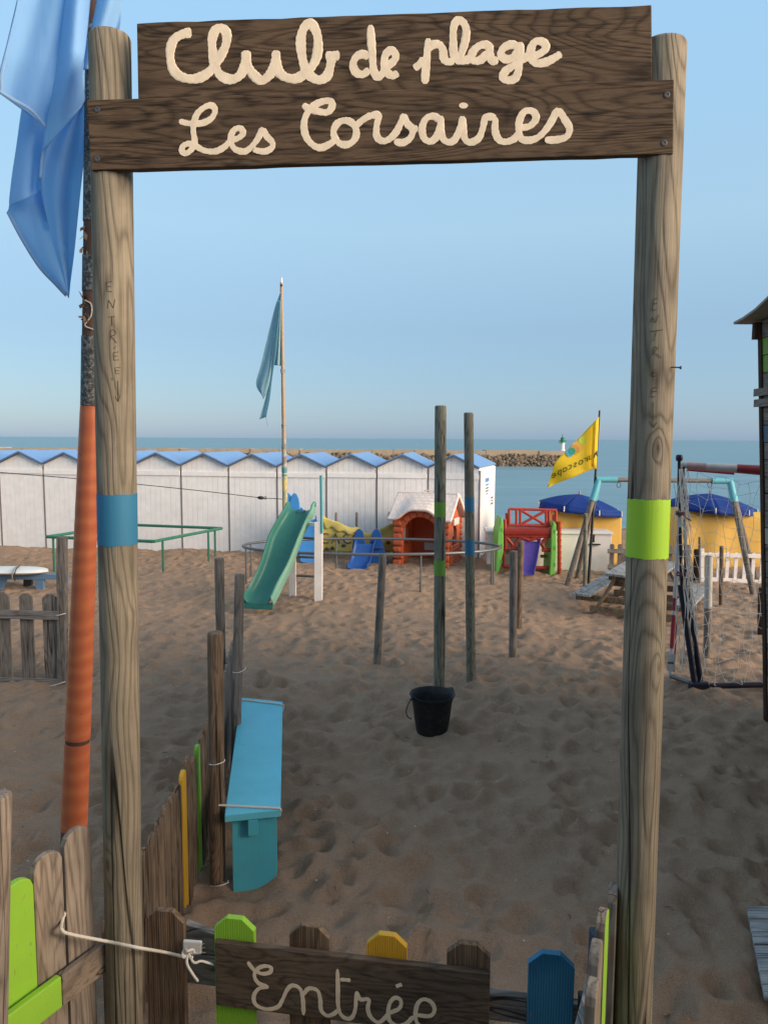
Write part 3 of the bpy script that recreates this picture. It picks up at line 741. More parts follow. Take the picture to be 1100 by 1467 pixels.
# dark blue hinge stile with a worn top
bs = thing('fence_post', 'dark blue worn square stake between the gate and the pale pickets', 'post', at(846, 1400, 2.16) * 1); bs.location.z = 0
c = at(848, 1334, 2.17); MB().beam(V(c.x, c.y, -.2), V(c.x + .012, c.y, c.z), .032, .05, (0, 1, 0)).build('stake', painted('worn_blue_paint', (.035, .055, .085), 'Z', wear=.3, under=(.1, .09, .08)), bs, bevel=.006)
c2 = at(838, 1425, 2.15); MB().beam(V(c2.x, c2.y, c2.z - .06), V(c2.x, c2.y, c2.z + .004), .04, .03, (0, 1, 0)).build('hinge_block', DARK, bs, bevel=.004)

# ------------------------------------------------------------------ white cord and tag
def rope(name, label, pts, r, cat='rope', mat=ROPE, strands=True):
    """laid rope: three twisted strands along the path"""
    sp = [Vector(q) for q in smoothpath(pts, 10)]; mb = MB(); L = 0; prev = None
    acc = [0]
    for a, b in zip(sp, sp[1:]): acc.append(acc[-1] + (b - a).length)
    n = max(20, int(acc[-1] / (r * 1.2))); n = min(n, 260); path = []
    for i in range(n + 1):
        s = acc[-1] * i / n; k = max(j for j in range(len(acc)) if acc[j] <= s + 1e-9); k = min(k, len(sp) - 2)
        path.append(sp[k].lerp(sp[k + 1], (s - acc[k]) / max(1e-9, acc[k + 1] - acc[k])))
    mb.tube(path, [r * (1 + .08 * sin(i * 1.9)) for i in range(n + 1)], 8)
    o = mb.build(name, mat, None, smooth=60); return tag(o, label, cat)
q = [lpt_(96, 1300, -.05), lpt_(89, 1322, -.02), lpt_(89, 1332, .008), lpt_(100, 1338, .014), at(150, 1348, 2.19), at(180, 1354, 2.175), at(205, 1359, 2.19), at(235, 1364, 2.325), at(262, 1370, 2.30), at(272, 1368, 2.31)]
rope('cord', 'white cord pulled across the left gate post to the gate', q, .0052)
kb = MB()
kn = at(270, 1366, 2.305)
kb.tube([kn + V(.016 * cos(a) * (1 + .2 * cos(2 * a)), .008 * sin(3 * a), .014 * sin(a)) for a in np.linspace(0, 5.8, 26)], .0045, 7)
kb.tube([Vector(x) for x in smoothpath([kn, at(268, 1380, 2.29), at(276, 1395, 2.285), at(284, 1406, 2.285)], 6)], [.0045] * 18 + [.003], 7)
kb.tube([Vector(x) for x in smoothpath([kn, at(278, 1379, 2.29), at(288, 1377, 2.3), at(300, 1380, 2.315), at(306, 1382, 2.32)], 6)], .0042, 7)
for e in range(9):
    kb.tube([kn + V(0, -.005, .002), kn + V(rng.uniform(0, .06), rng.uniform(-.02, .02), rng.uniform(-.02, .03))], .0006, 4)
tag(kb.build('cord_knot', ROPE, None, smooth=60), 'frayed white knot at the end of the cord beside the brown grooved picket', 'knot')
tgp = [at(262, 1348, 2.335), at(289, 1350, 2.325), at(288, 1368, 2.325), at(262, 1370, 2.335)]
tag(MB().prism(tgp, (0, .012, 0)).build('plastic_tag', plain('white_plastic', (.72, .70, .66), .5), None, bevel=.004), 'small white plastic tag tied beside the cord knot', 'tag')

# ------------------------------------------------------------------ inner picket fence along the bench
FL = [V(-1.0, 2.55, 0), V(-1.07, 4.45, 0), V(-1.33, 6.6, 0)]
def fl(s):            # s metres along the fence
    L1 = (FL[1] - FL[0]).length
    return (FL[0].lerp(FL[1], s / L1), FL[1] - FL[0]) if s < L1 else (FL[1].lerp(FL[2], (s - L1) / (FL[2] - FL[1]).length), FL[2] - FL[1])
inf = thing('picket_fence', 'weathered picket fence running back along the turquoise bench, with yellow and lime pickets', 'fence', (FL[0].x, FL[0].y, 0))
s = .02; k = 0; pm = {}
tot = (FL[1] - FL[0]).length + (FL[2] - FL[1]).length
yel_s = min(range(40), key=lambda i: abs(fl(.02 + i * .118)[0].y - 3.74)); grn_s = min(range(40), key=lambda i: abs(fl(.02 + i * .118)[0].y - 4.08))
while s < tot:
    q, d = fl(s); key = k % 4
    if key not in pm: pm[key] = picket_mesh('picket', .088, .82 + .012 * key, .021, 'round', 0, 40 + key)
    mat = P_YEL if k == yel_s else P_LIME if k == grn_s else (W_BROWN if q.y < 4.5 else W_GREY)
    inst('picket', pm[key], inf, V(q.x, q.y, -.09 + rng.uniform(-.02, .015)) - V(FL[0].x, FL[0].y, 0), atan2(d.y, d.x) + rng.uniform(-.04, .04), mat, bevel=.003)
    s += .118; k += 1
for zz in (.18, .56):
    for a, b in ((FL[0], FL[1]), (FL[1], FL[2])):
        off = V(-.034, 0, zz); MB().beam(a + off, b + off - (b - a).normalized() * .004, .026, .075).build('rail', W_GREYY, inf, bevel=.003)
for (px, yt, yb, r, mat, label, sd_, Y) in ((308.5, 905, 1292, .043, W_BROWN, 'stout brown post tied to the near end of the turquoise bench', 31, 3.98), (343.5, 822, 1180, .034, W_GREY, 'grey post at the far end of the turquoise bench', 32, 5.15), (314, 799, 1000, .039, W_GREY, 'tall grey post behind the inner picket fence, farthest of three', 33, 6.15)):
    wobpost('fence_post', label, at(px, yt, Y), at(px + (4 if Y < 5 else -8 if Y < 6 else 4), yb, Y), r, mat, sd_, 'post', group='posts along the inner picket fence', n=24)

# ------------------------------------------------------------------ turquoise bench
bench = thing('bench', 'turquoise painted plank bench roped to posts of the picket fence', 'bench', (-.72, 4.1, 0))
zt = .45; c = [gnd(322, 1168, zt), gnd(402, 1160, zt), gnd(405, 1005, zt), gnd(345, 999, zt)]
MB().prism(c, (0, 0, -.042)).build('seat', P_TURQ, bench, bevel=.004)
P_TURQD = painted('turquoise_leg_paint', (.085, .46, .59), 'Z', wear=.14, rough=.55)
bd = (c[3] - c[0]).normalized(); bs_ = (c[1] - c[0]).normalized()
for t_, nm in ((.03, 0), (.93, 1)):
    a = c[0].lerp(c[3], t_) + bs_ * .035 - V(0, 0, .044); b = c[1].lerp(c[2], t_) - bs_ * .022 - V(0, 0, .044); mid = a.lerp(b, .5)
    pts = [V(a.x, a.y, a.z), V(b.x, b.y, b.z), V(b.x, b.y, -.08), V(a.x, a.y, -.08)]
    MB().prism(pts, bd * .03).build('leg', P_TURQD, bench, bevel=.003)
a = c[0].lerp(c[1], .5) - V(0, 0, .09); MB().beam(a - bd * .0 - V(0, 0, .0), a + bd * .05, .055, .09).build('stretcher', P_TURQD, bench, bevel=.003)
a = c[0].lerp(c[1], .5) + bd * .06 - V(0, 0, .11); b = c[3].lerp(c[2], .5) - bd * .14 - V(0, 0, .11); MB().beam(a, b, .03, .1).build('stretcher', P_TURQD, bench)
ztr = .456
q = [gnd(306, 1153, .46), gnd(326, 1154, ztr), gnd(362, 1156, ztr), gnd(398, 1158, ztr), gnd(402, 1161, .445), gnd(401, 1168, .40)]
rope('rope', 'white rope round the near end of the turquoise bench', q, .0065)
q = [gnd(336, 1002, .46), gnd(352, 1003, ztr), gnd(378, 1006, ztr), gnd(403, 1009, ztr), gnd(406, 1012, .44), gnd(405, 1020, .40)]
rope('rope', 'white rope round the far end of the turquoise bench', q, .006)
for (y, x0_, x1_, Y, lab) in ((1093, 302, 321, 3.92, 'thin white tie round the stout brown post, upper one'), (1267, 304, 326, 3.9, 'thin white tie round the stout brown post, lower one'), (961, 336, 351, 5.1, 'thin white tie round the grey post at the bench end')):
    q = [at(x0_ - 2, y + 2, Y + .03), at(x0_ + 2, y + 3, Y - .0), at((x0_ + x1_) / 2, y + 2, Y - .02), at(x1_, y - 2, Y - .0), at(x1_ + 1, y - 5, Y + .03)]
    rope('rope', lab, q, .003)

# ------------------------------------------------------------------ orange mast and big blue flag at the left
YM = 2.46
OR = plain('orange_wrap', (.62, .17, .06), .5, var=.22, scale=14, dirt=.35, bmp=.3)
mast = thing('flagpole', 'leaning flagpole wrapped in orange tape beside the left gate post', 'flagpole', gnd(96, 1467 - 20) * 0 + V(at(92, 1450, YM).x, YM, 0))
axm = lambda y: lerp(106.5, 130, (1190 - y) / (1190 - 580)) if y > 580 else lerp(130, 134, (580 - y) / 400)
rm = lambda y: (lerp(12.5, 18, (y - 560) / 600) if y > 560 else lerp(10.5, 12.5, (y - 100) / 460)) / FP * YM
def mpath(y0, y1, e=0, n=10):
    yy = [lerp(y0, y1, i / n) for i in range(n + 1)]
    return [at(axm(y), y, YM) for y in yy], [rm(y) + e for y in yy]
pth, rs = mpath(1560, -160, 0, 30); TARB = plain('mast_dark', (.10, .055, .042), .7, var=.3, scale=25, bmp=.4)
MB().tube(pth, rs, 20).build('shaft', TARB, mast, smooth=60)
m, t, p, o = newmat('orange_tape'); v = coords(t)
wv = N(t, 'TexWave', wave_type='BANDS', bands_direction='Z'); t.links.new(coords(t, (1, 1, 1)), wv.inputs[0]); wv.inputs['Scale'].default_value = 5.5; wv.inputs['Distortion'].default_value = 7; wv.inputs['Detail'].default_value = 2; wv.inputs['Detail Scale'].default_value = .7
f = math_(t, 'ADD', math_(t, 'MULTIPLY', wv.outputs['Fac'], .5), math_(t, 'MULTIPLY', noise(t, v, 9, 4, .65), .6))
col = ramp(t, f, [(.2, (.50, .125, .055)), (.6, (.57, .15, .058)), (.95, (.62, .19, .08))])
col = mixc(t, ramp(t, noise(t, v, 40, 4, .7), [(.62, 0), (.74, .6)]), col, (.2, .07, .04))
t.links.new(col, p.inputs['Base Color']); p.inputs['Roughness'].default_value = .5; bump(t, p, f, .15, .004)
ORT = m
# overlapped spiral of tape: turns a few cm high, each its own slightly slanted sleeve edge
pth, rs = mpath(1186, 1063, .002, 20); MB().tube(pth, rs, 24).build('orange_wrap', ORT, mast, smooth=60)
mbx = MB(); rows = []
nn = 150
pth, rs = mpath(1057, 582, .0025, nn)
mbx.tube(pth, [r_ + .0005 * (((i / nn * 475 / 26) % 1)) for i, r_ in enumerate(rs)], 24).build('orange_wrap', ORT, mast, smooth=60)
m, t, p, o = newmat('speckled_tape'); v = coords(t)
f = noise(t, v, 90, 3, .8); col = ramp(t, f, [(.38, (.025, .028, .03)), (.5, (.07, .075, .075)), (.66, (.27, .28, .27))])
t.links.new(col, p.inputs['Base Color']); p.inputs['Roughness'].default_value = .6; bump(t, p, f, .5, .004); SPK = m
for (y0, y1) in ((581, 482), (418, 366), (318, 40)):
    pth, rs = mpath(y0, y1, .0022, 12); MB().tube(pth, rs, 22).build('speckled_tape', SPK, mast, smooth=60)
TAPE = plain('torn_tape', (.28, .20, .15), .7, var=.4, scale=40)
tm = MB()
for (x, y, n_) in ((121, 432, 9), (122, 455, 9), (121, 335, 4), (121, 362, 4)):
    for k in range(n_):
        a = at(x + rng.uniform(-2, 5), y + rng.uniform(-10, 10), YM - .025); d = V(rng.uniform(-.02, .012), rng.uniform(-.02, 0), rng.uniform(-.022, .03))
        s_ = V(rng.uniform(-.008, .008), .004, rng.uniform(-.01, .01)); tm.prism([a, a + d * .5 + s_, a + d, a + d * .5 - s_], (.0, .0012, .0))
tm.build('torn_tape', TAPE, mast)
lp_ = MB(); lp_.tube([Vector(x) for x in smoothpath([at(122, 430, YM - .03), at(131, 436, YM - .03), at(131, 452, YM - .03), at(122, 466, YM - .03), at(134, 472, YM - .03)], 5)], .0022, 6).build('string', ROPE, mast, smooth=True)

def sheet(mb, L, R, Y0, folds, ns=28, nt=40, hemL=0):
    """cloth between two px curves; folds(s,t) gives depth offset in metres"""
    rows = []
    for i in range(nt + 1):
        t_ = i / nt; l = curve_at(L, t_); r = curve_at(R, t_); row = []
        for j in range(ns + 1):
            s_ = j / ns; row.append(at(lerp(l[0], r[0], s_), lerp(l[1], r[1], s_), Y0 + folds(s_, t_)))
        rows.append(row)
    mb.grid(rows); return mb
BLUE = cloth('blue_flag_cloth', (.43, .71, .95), .6, var=.06)
flag = thing('flag', 'large bright blue flag hanging in folds at the top left corner', 'flag', V(at(100, 0, YM).x, YM, 2.2))
fm = MB()
# front light panel
sheet(fm, [(34, -60), (26, 0), (12, 60), (1, 105), (0, 134)], [(104, -60), (94, 0), (84, 80), (74, 140), (66, 182)], 2.36, lambda s, t: .03 * sin(s * 2.2 + .3) - .012 * cos(s * 7 + t * 2) + .05 * s * s)
# middle roll with the bright highlight
sheet(fm, [(103, -60), (94, 0), (84, 80), (74, 140), (65, 184), (63, 216)], [(134, -60), (130, 0), (123, 70), (118, 105), (122, 140), (118, 152)], 2.41, lambda s, t: -.055 * sin(pi * s) ** .8 + .02 * sin(9 * t) * s)
# panel behind the post top
sheet(fm, [(134, -60), (130, 0), (124, 60), (120, 100)], [(180, -60), (176, 0), (172, 44), (160, 95)], 2.43, lambda s, t: .02 * sin(s * 6 + t * 4))
# lower left tube
sheet(fm, [(36, 140), (31, 160), (24, 210), (18, 250), (14, 285), (14, 296)], [(68, 165), (64, 190), (60, 215), (57, 240), (54, 268), (56, 276)], 2.50, lambda s, t: -.035 * sin(pi * s) + .01 * sin(t * 5))
# lower left inner fold down to the tip
sheet(fm, [(14, 292), (14, 308), (33, 342), (58, 382), (82, 408), (97, 424)], [(58, 272), (62, 292), (72, 330), (82, 362), (92, 395), (99, 425)], 2.52, lambda s, t: .035 * s * (1 - t) - .01 * sin(s * 5))
# lower right inner panel
sheet(fm, [(122, 142), (100, 165), (78, 190), (64, 225), (60, 262), (66, 306), (80, 360), (92, 400), (98, 426)], [(124, 140), (124, 160), (123, 190), (121, 225), (117, 262), (112, 310), (107, 360), (102, 400), (99, 427)], 2.44, lambda s, t: .05 * s + .012 * sin(s * 8 + t * 3))
# dark inside behind the folds
sheet(fm, [(86, 60), (70, 140), (54, 190), (46, 240), (50, 300)], [(124, 60), (122, 110), (114, 190), (100, 260), (80, 330)], 2.56, lambda s, t: .02 * sin(6 * s))
fm.build('cloth', BLUE, flag, smooth=True, solid=.0012)
HEM = cloth('blue_hem_cloth', (.42, .62, .84), .4, var=.08)
hm = MB()
def strip(pts, w, Y):
    sp = smoothpath(pts, 8); rows = [[at(q[0], q[1], Y + q[2]), at(q[0], q[1], Y + q[2]) + (at(q[0] + w[0], q[1] + w[1], Y + q[2]) - at(q[0], q[1], Y + q[2]))] for q in sp]
    hm.grid(rows)
strip([(0, 128, .0), (18, 139, .01), (45, 155, .03), (66, 178, .05)], (0, 6), 2.352)
strip([(121, 143, .0), (100, 161, 0), (78, 187, 0), (64, 218, 0), (60, 255, 0)], (-4, 3), 2.425)
strip([(13, 300, .0), (33, 338, 0), (58, 378, 0), (82, 404, 0), (97, 420, 0)], (-3, 5), 2.51)
strip([(25, 0, 0), (11, 60, 0), (0, 105, 0), (-1, 134, 0)], (6, 0), 2.372)
hm.build('hem', HEM, flag, smooth=True, solid=.0022)

# ------------------------------------------------------------------ cabin at the right edge
YC = 6.35
def cab(px, py, dY=0): return at(px, py, YC + dY)
cb = cab(1092, 1000); ctop = cab(1084, 466)
cabin = thing('wooden_cabin', 'tall plank cabin with dark corner post and thin roof at the right edge', 'cabin', V(cb.x, YC, 0))
lean = (ctop.x - cb.x) / (ctop.z - cb.z)
def cl_(y, z, dx=0): return V(cb.x + lean * (z - cb.z) + dx, y, z)
zt = ctop.z; CN = 1.9  # near end out of view, cabin length drawn out to shade the foreground sand
MB().prism([cl_(YC, -.3), cl_(YC, -.3, .09), cl_(YC, zt, .09), cl_(YC, zt)], (0, -.055, 0)).build('corner_post', W_DARK, cabin, bevel=.005)
MB().prism([cl_(CN, -.3), cl_(CN, -.3, .09), cl_(CN, zt + .5, .09), cl_(CN, zt + .5)], (0, .09, 0)).build('corner_post', W_DARK, cabin, bevel=.005)
z = .02; k = 0
PC = {3: None}
CG = painted('cabin_green_paint', (.16, .30, .05), 'Y', wear=.2); CB = painted('cabin_blue_paint', (.07, .13, .19), 'Y', wear=.2); CW = painted('cabin_pale_paint', (.40, .36, .31), 'Y', wear=.3)
zgr = cab(1096, 512).z; zbl = cab(1097, 625).z
while z < zt - .05:
    hgt = .145; q = rng.uniform(-.003, .003)
    mat = CG if abs(z + .07 - zgr) < .09 else CB if abs(z + .07 - zbl) < .08 else CW if k in (5, 11) else W_PLANK
    a = cl_(YC - .057, z, .012 + q); b = cl_(YC - .057, z + hgt - .006, .012 + q)
    MB().prism([a, b, b + V(.025, 0, 0), a + V(.025, 0, 0)], (0, -(YC - CN - .149), 0)).build('plank', mat, cabin, bevel=.003); z += hgt; k += 1
for zz in (cab(1090, 560).z, cab(1090, 572).z - .02):
    a = cl_(YC - .3, zz, -.002); MB().prism([a + V(0, .36, -.045), a + V(0, .36, .02), a + V(-.009, .36, .02), a + V(-.009, .36, -.045)], (0, -1.6, 0)).build('ledge', W_PLANK, cabin, bevel=.003)
# back and front walls, far side
W2 = 2.6
MB().prism([cl_(YC - .03, -.3, .092), cl_(YC - .03, zt, .092), cl_(YC - .03, zt, W2), cl_(YC - .03, -.3, W2)], (0, -.025, 0)).build('wall', W_PLANK, cabin)
MB().prism([cl_(CN + .03, -.3, .092), cl_(CN + .03, zt + .5, .092), cl_(CN + .03, zt + .5, W2), cl_(CN + .03, -.3, W2)], (0, .025, 0)).build('wall', W_PLANK, cabin)
MB().prism([cl_(YC - .06, -.3, W2), cl_(YC - .06, zt, W2), cl_(CN + .06, zt + .5, W2), cl_(CN + .06, -.3, W2)], (-.025, 0, 0)).build('wall', W_PLANK, cabin)
# roof slopes up toward the viewer
r0 = at(1050, 463, YC + .12); r1 = at(1100, 424, 5.75); sl = (r1 - r0); sl = sl / abs(sl.y)
far = r0; near = r0 + V(-.05, -2.4, .42)
ROOFU = plain('roof_sheet', (.26, .24, .21), .8, var=.2, scale=6)
rl_ = [at(1050, 463, 6.47), at(1063, 456, 6.28), at(1080, 444, 6.03), at(1100, 425, 5.75)]; rl_ += [rl_[-1] + V(-.04 * k, -.45 * k, .14 * k) for k in range(1, 9)]
rows = [[q, q + V(3.2, 0, 0)] for q in rl_]
MB().grid(rows).build('roof', ROOFU, cabin, solid=.02)
a = cl_(YC + .0, zt - .12, -.05); MB().prism([a, a + V(0, 0, .14), a + V(.2, 0, .14), a + V(.2, 0, 0)], (0, -.05, 0)).build('bracket', W_DARK, cabin)
# duckboard
W_DUCK = wood('duckboard_wood', (.26, .26, .25), (.55, .55, .54), 'X', 20, 6, grey=(.5, .51, .52), knots=.2)
dk = thing('duckboard', 'pale grey plank walkway on the sand at the right edge', 'walkway', gnd(1085, 1350))
for i in range(7):
    yv = lerp(1298, 1410, i / 6); yn = lerp(1298, 1410, (i + .93) / 6); xl = lerp(1069, 1091, i / 6)
    a = gnd(xl, yv, .10); b = gnd(xl + 3.3, yn, .10)
    MB().prism([a, a + V(1.2, .02, 0), b + V(1.2, .02, 0), b], (0, 0, -.025)).build('plank', W_DUCK, dk, bevel=.004)
    if i == 6: break
a = gnd(1080, 1298, .074); MB().beam(a + V(.1, 0, -.03), gnd(1100, 1410, .074) + V(.1, 0, -.03), .05, .05).build('bearer', W_GREYY, dk)

# ------------------------------------------------------------------ tall poles and stakes in the sand
def zat(px, py, Y): return at(px, py, Y).z
Y1, Y2 = 7.2, 7.38
wobpost('tall_pole', 'tall dark timber pole with green painted bands behind the black bucket', at(631, 581, Y1), at(629, 992, Y1), .056, W_GREEN, 41, 'pole', group='tall climbing poles',
        band=[(zat(630, 740, Y1), zat(630, 719, Y1), P_DGREEN), (zat(630, 824, Y1), zat(630, 802, Y1), P_DGREEN)], n=28)
wobpost('tall_pole', 'slimmer tall timber pole with two blue bands right of the green banded one', at(671, 591, Y2), at(674.5, 985, Y2), .048, W_GREEN, 42, 'pole', group='tall climbing poles',
        band=[(zat(672, 732, Y2), zat(672, 712, Y2), P_BLUE), (zat(672, 795, Y2), zat(672, 773, Y2), P_BLUE)], n=28)
SP = 'stakes standing in the sand'
wobpost('stake', 'leaning bluish grey stake in front of the oval pipe frame', at(548.5, 793, 8.0), at(540, 950, 8.0), .043, W_GREY, 43, 'stake', group=SP, n=20)
wobpost('stake', 'grey stake in front of the red climbing frame, nearer of the pair', at(735.5, 789, 8.25), at(734, 943, 8.25), .045, W_GREY, 44, 'stake', group=SP, n=20)
wobpost('stake', 'brown stake just behind the nearer grey stake by the red climbing frame', at(746, 775, 9.65), at(742.5, 898, 9.65), .042, W_BROWN, 45, 'stake', group=SP, n=20)
wobpost('stake', 'pale stake with a whitewashed top half behind the goal net', at(1015, 796, 8.4), at(1012, 945, 8.4), .041, W_GREY, 46, 'stake', group=SP, n=20, band=[(zat(1014, 871, 8.4), zat(1014, 797, 8.4), painted('whitewash', (.50, .50, .47), 'Z', wear=.25))])
wobpost('stake', 'thin dark brown stake between the pale stake and the swing leg', at(1033, 782, 11.2), at(1032, 864, 11.2), .03, W_BROWN, 47, 'stake', group=SP, n=16)
wobpost('stake', 'short dark stake close to the cabin corner post', at(1091, 842, 9.5), at(1090, 908, 9.5), .05, W_DARK, 48, 'stake', group=SP, n=16)
tag(MB().tube([Vector(q) for q in smoothpath([at(1018, 870, 8.36), at(1045, 873, 8.3), at(1075, 878, 8.2), at(1120, 880, 8.1)], 8)], .004, 6).build('rope', ROPE, None), 'slack pale rope running right from the whitewashed stake', 'rope')

# ------------------------------------------------------------------ black bucket
RUB = plain('black_rubber', (.013, .014, .017), .55, var=.3, scale=30, dirt=.12, spec=.3)
bk = gnd(620, 1056); bucket = thing('bucket', 'black rubber bucket with a wire handle standing on the sand', 'bucket', (bk.x, bk.y + .14, -.02))
bo = V(bk.x, bk.y + .14, -.03); LIP = radians(28)
def lipz(an): return .018 * sum(math.exp(-((math.remainder(an - a, 2 * pi)) / .22) ** 2) for a in (LIP, LIP + pi))
mb = MB(); prof = [(0, .012), (.115, .012), (.128, 0), (.135, .02), (.152, .14), (.170, .29), (.186, .345), (.196, .352), (.193, .36), (.181, .352), (.163, .29), (.145, .14), (.125, .03), (0, .03)]
rows = []
for r_, z_ in prof:
    rows.append([bo + V(cos(a) * r_ * (1 + (lipz(a) * 4 if z_ > .3 else 0) - (.05 * abs(sin(a + .6)) if z_ < .1 and r_ > .1 else 0)), sin(a) * r_ * (1 + (lipz(a) * 2.5 if z_ > .3 else 0)), z_ + (lipz(a) * 1.2 if z_ > .3 else 0)) for a in np.linspace(0, 2 * pi, 49)])
mb.grid(rows).build('body', RUB, bucket, smooth=50)
e1 = bo + V(cos(LIP + pi) * .19, sin(LIP + pi) * .19, .335); e2 = bo + V(cos(LIP) * .19, sin(LIP) * .19, .335)
hp = [Vector(q) for q in smoothpath([bo + V(-.19, -.1, .335), bo + V(-.215, -.11, .29), bo + V(-.225, -.115, .235), bo + V(-.21, -.12, .195), bo + V(-.178, -.125, .18)], 8)]
MB().tube(hp, .0045, 8).build('handle', DARK, bucket, smooth=True)
MB().tube([bo + V(-.185, -.09, .34), bo + V(-.165, -.12, .352)], .012, 8).build('lug', RUB, bucket, smooth=True)

# ------------------------------------------------------------------ green slide
def interp(tab, t):
    sp = smoothpath(tab, 8); x = t * (len(sp) - 1); i = min(int(x), len(sp) - 2); return sp[i] + (sp[i + 1] - sp[i]) * (x - i)
m, t, p, o = newmat('green_plastic'); v = coords(t, randomise=False)
col = mixc(t, noise(t, v, 4, 4, .6), (.028, .17, .135), (.045, .23, .185)); sc_ = ramp(t, noise(t, coords(t, (1, 1, .3), False), 30, 4, .7), [(.5, 0), (.8, .3)])
col = mixc(t, sc_, col, (.16, .30, .25)); t.links.new(col, p.inputs['Base Color']); p.inputs['Roughness'].default_value = .42; p.inputs['Specular IOR Level'].default_value = .4
GPL = m
GSIDE = plain('pale_green_plastic', (.17, .36, .27), .5, var=.12)  # side walls a paler green than the chute
LT = [(416.5, 730, 11.55), (412, 735, 11.42), (402, 750, 11.3), (391, 770, 11.2), (384, 795, 11.1), (375, 822, 10.97), (363, 848, 10.78), (352, 864, 10.55)]
RT = [(448, 731, 11.5), (445, 736, 11.37), (438, 750, 11.25), (429, 770, 11.14), (421, 792, 11.03), (412, 816, 10.9), (400, 841, 10.7), (387, 866, 10.46)]
slide = thing('slide', 'green wavy plastic slide on white legs in the middle of the sand', 'slide', gnd(400, 865))
nS = 46; inner = []; outL = []; outR = []
LP = []; RP = []
for i in range(nS + 1):
    a = interp(LT, i / nS); b = interp(RT, i / nS); LP.append(at(*a)); RP.append(at(*b))
for i in range(nS + 1):
    tg = (LP[min(i + 1, nS)] + RP[min(i + 1, nS)] - LP[max(i - 1, 0)] - RP[max(i - 1, 0)]).normalized()
    wv_ = (RP[i] - LP[i]).normalized(); nm = wv_.cross(tg); nm = nm if nm.y < 0 or nm.z > .5 else -nm
    if nm.z < 0: nm = -nm
    nm.normalize(); hg = .11 + (.03 if i < 6 else 0); WL = (RP[i] - LP[i]).length
    row = [LP[i] + wv_ * u + nm * v_ for u, v_ in ((-.035, hg), (-.02, hg + .008), (-.008, hg - .01), (.0, .05), (.025, .01), (.06, 0))]
    row += [LP[i] + wv_ * (WL * q) - nm * (.012 * sin(pi * q)) for q in (.25, .4, .5, .6, .75)]
    row += [RP[i] - wv_ * u + nm * v_ for u, v_ in ((.06, 0), (.025, .01), (0, .05), (-.008, hg - .01), (-.02, hg + .008), (-.035, hg))]
    inner.append(row)
    outR.append([RP[i] + wv_ * .0355 + nm * hg, RP[i] + wv_ * .040 + nm * (hg * .5), RP[i] + wv_ * .046 - nm * .03, RP[i] + wv_ * .03 - nm * .045, RP[i] - wv_ * .02 - nm * .04])
    outL.append([LP[i] - wv_ * .0355 + nm * hg, LP[i] - wv_ * .040 + nm * (hg * .5), LP[i] - wv_ * .046 - nm * .03, LP[i] - wv_ * .03 - nm * .045, LP[i] + wv_ * .02 - nm * .04])
MB().grid(inner).build('chute', GPL, slide, smooth=60, solid=.006)
MB().grid(outR).build('side_wall', GSIDE, slide, smooth=50, solid=.005)
MB().grid(outL).build('side_wall', GSIDE, slide, smooth=50, solid=.005)
i = nS; wv_ = (RP[i] - LP[i]); a = LP[i] - wv_ * .11 + V(0, 0, .012); wv_ = wv_ * 1.22; MB().prism([a, a + wv_, a + wv_ + V(0, -.015, -.09), a + V(0, -.015, -.09)], V(0, .04, 0)).build('front_lip', GPL, slide, bevel=.01)
for sgn, P_ in ((-1, LP), (1, RP)):   # rounded ears at the top
    c = P_[1] + V(.03 * sgn, .0, .11)
    MB().tube([c + V(0, .05, -.05), c + V(0, .02, .0), c + V(0, -.03, -.03)], [.022, .03, .022], 10).build('ear', GPL, slide, smooth=True)
c = LP[3].lerp(RP[3], .5)
dn = (RP[3] - LP[3]).normalized(); tg = (LP[4] - LP[2]).normalized(); nm = dn.cross(tg); nm = nm if nm.y < 0 else -nm
MB().tube([c + (dn * cos(a) + tg * sin(a)) * .07 + nm * .002 for a in np.linspace(0, 2 * pi, 25)[:-1]], .006, 6, closed=True).build('badge', GPL, slide, smooth=True)
lg = gnd(456, 862); lt = at(456.5, 748, lg.y + .0); 
MB().beam(V(lg.x, lg.y, -.2), V(lt.x, lt.y, lt.z), .125, .10, (0, 1, 0)).build('leg', P_WHITE, slide, bevel=.006)
lg2 = gnd(417, 860); lt2 = at(420, 748, lg2.y)
MB().beam(V(lg2.x, lg2.y + .2, -.2), V(lg2.x, lg2.y + .2, lt2.z), .11, .08, (0, 1, 0)).build('leg', P_WHITE, slide, bevel=.006)
a = at(460, 681, lg.y - .04); b = at(461, 764, lg.y - .04); MB().tube([b, a], .022, 12).build('handrail', plain('turquoise_pipe', (.07, .36, .38), .45), slide, smooth=True)
for zz in (.35, .65, .95): MB().tube([V(lg.x, lg.y + .2, zz), V(lg2.x, lg2.y + .22, zz)], .02, 8).build('rung', STEEL, slide, smooth=True)
MB().beam(V(lg2.x, lg2.y + .22, lt2.z - .03), V(lg.x, lg.y + .03, lt2.z - .03), .06, .05).build('crossbar', P_WHITE, slide)

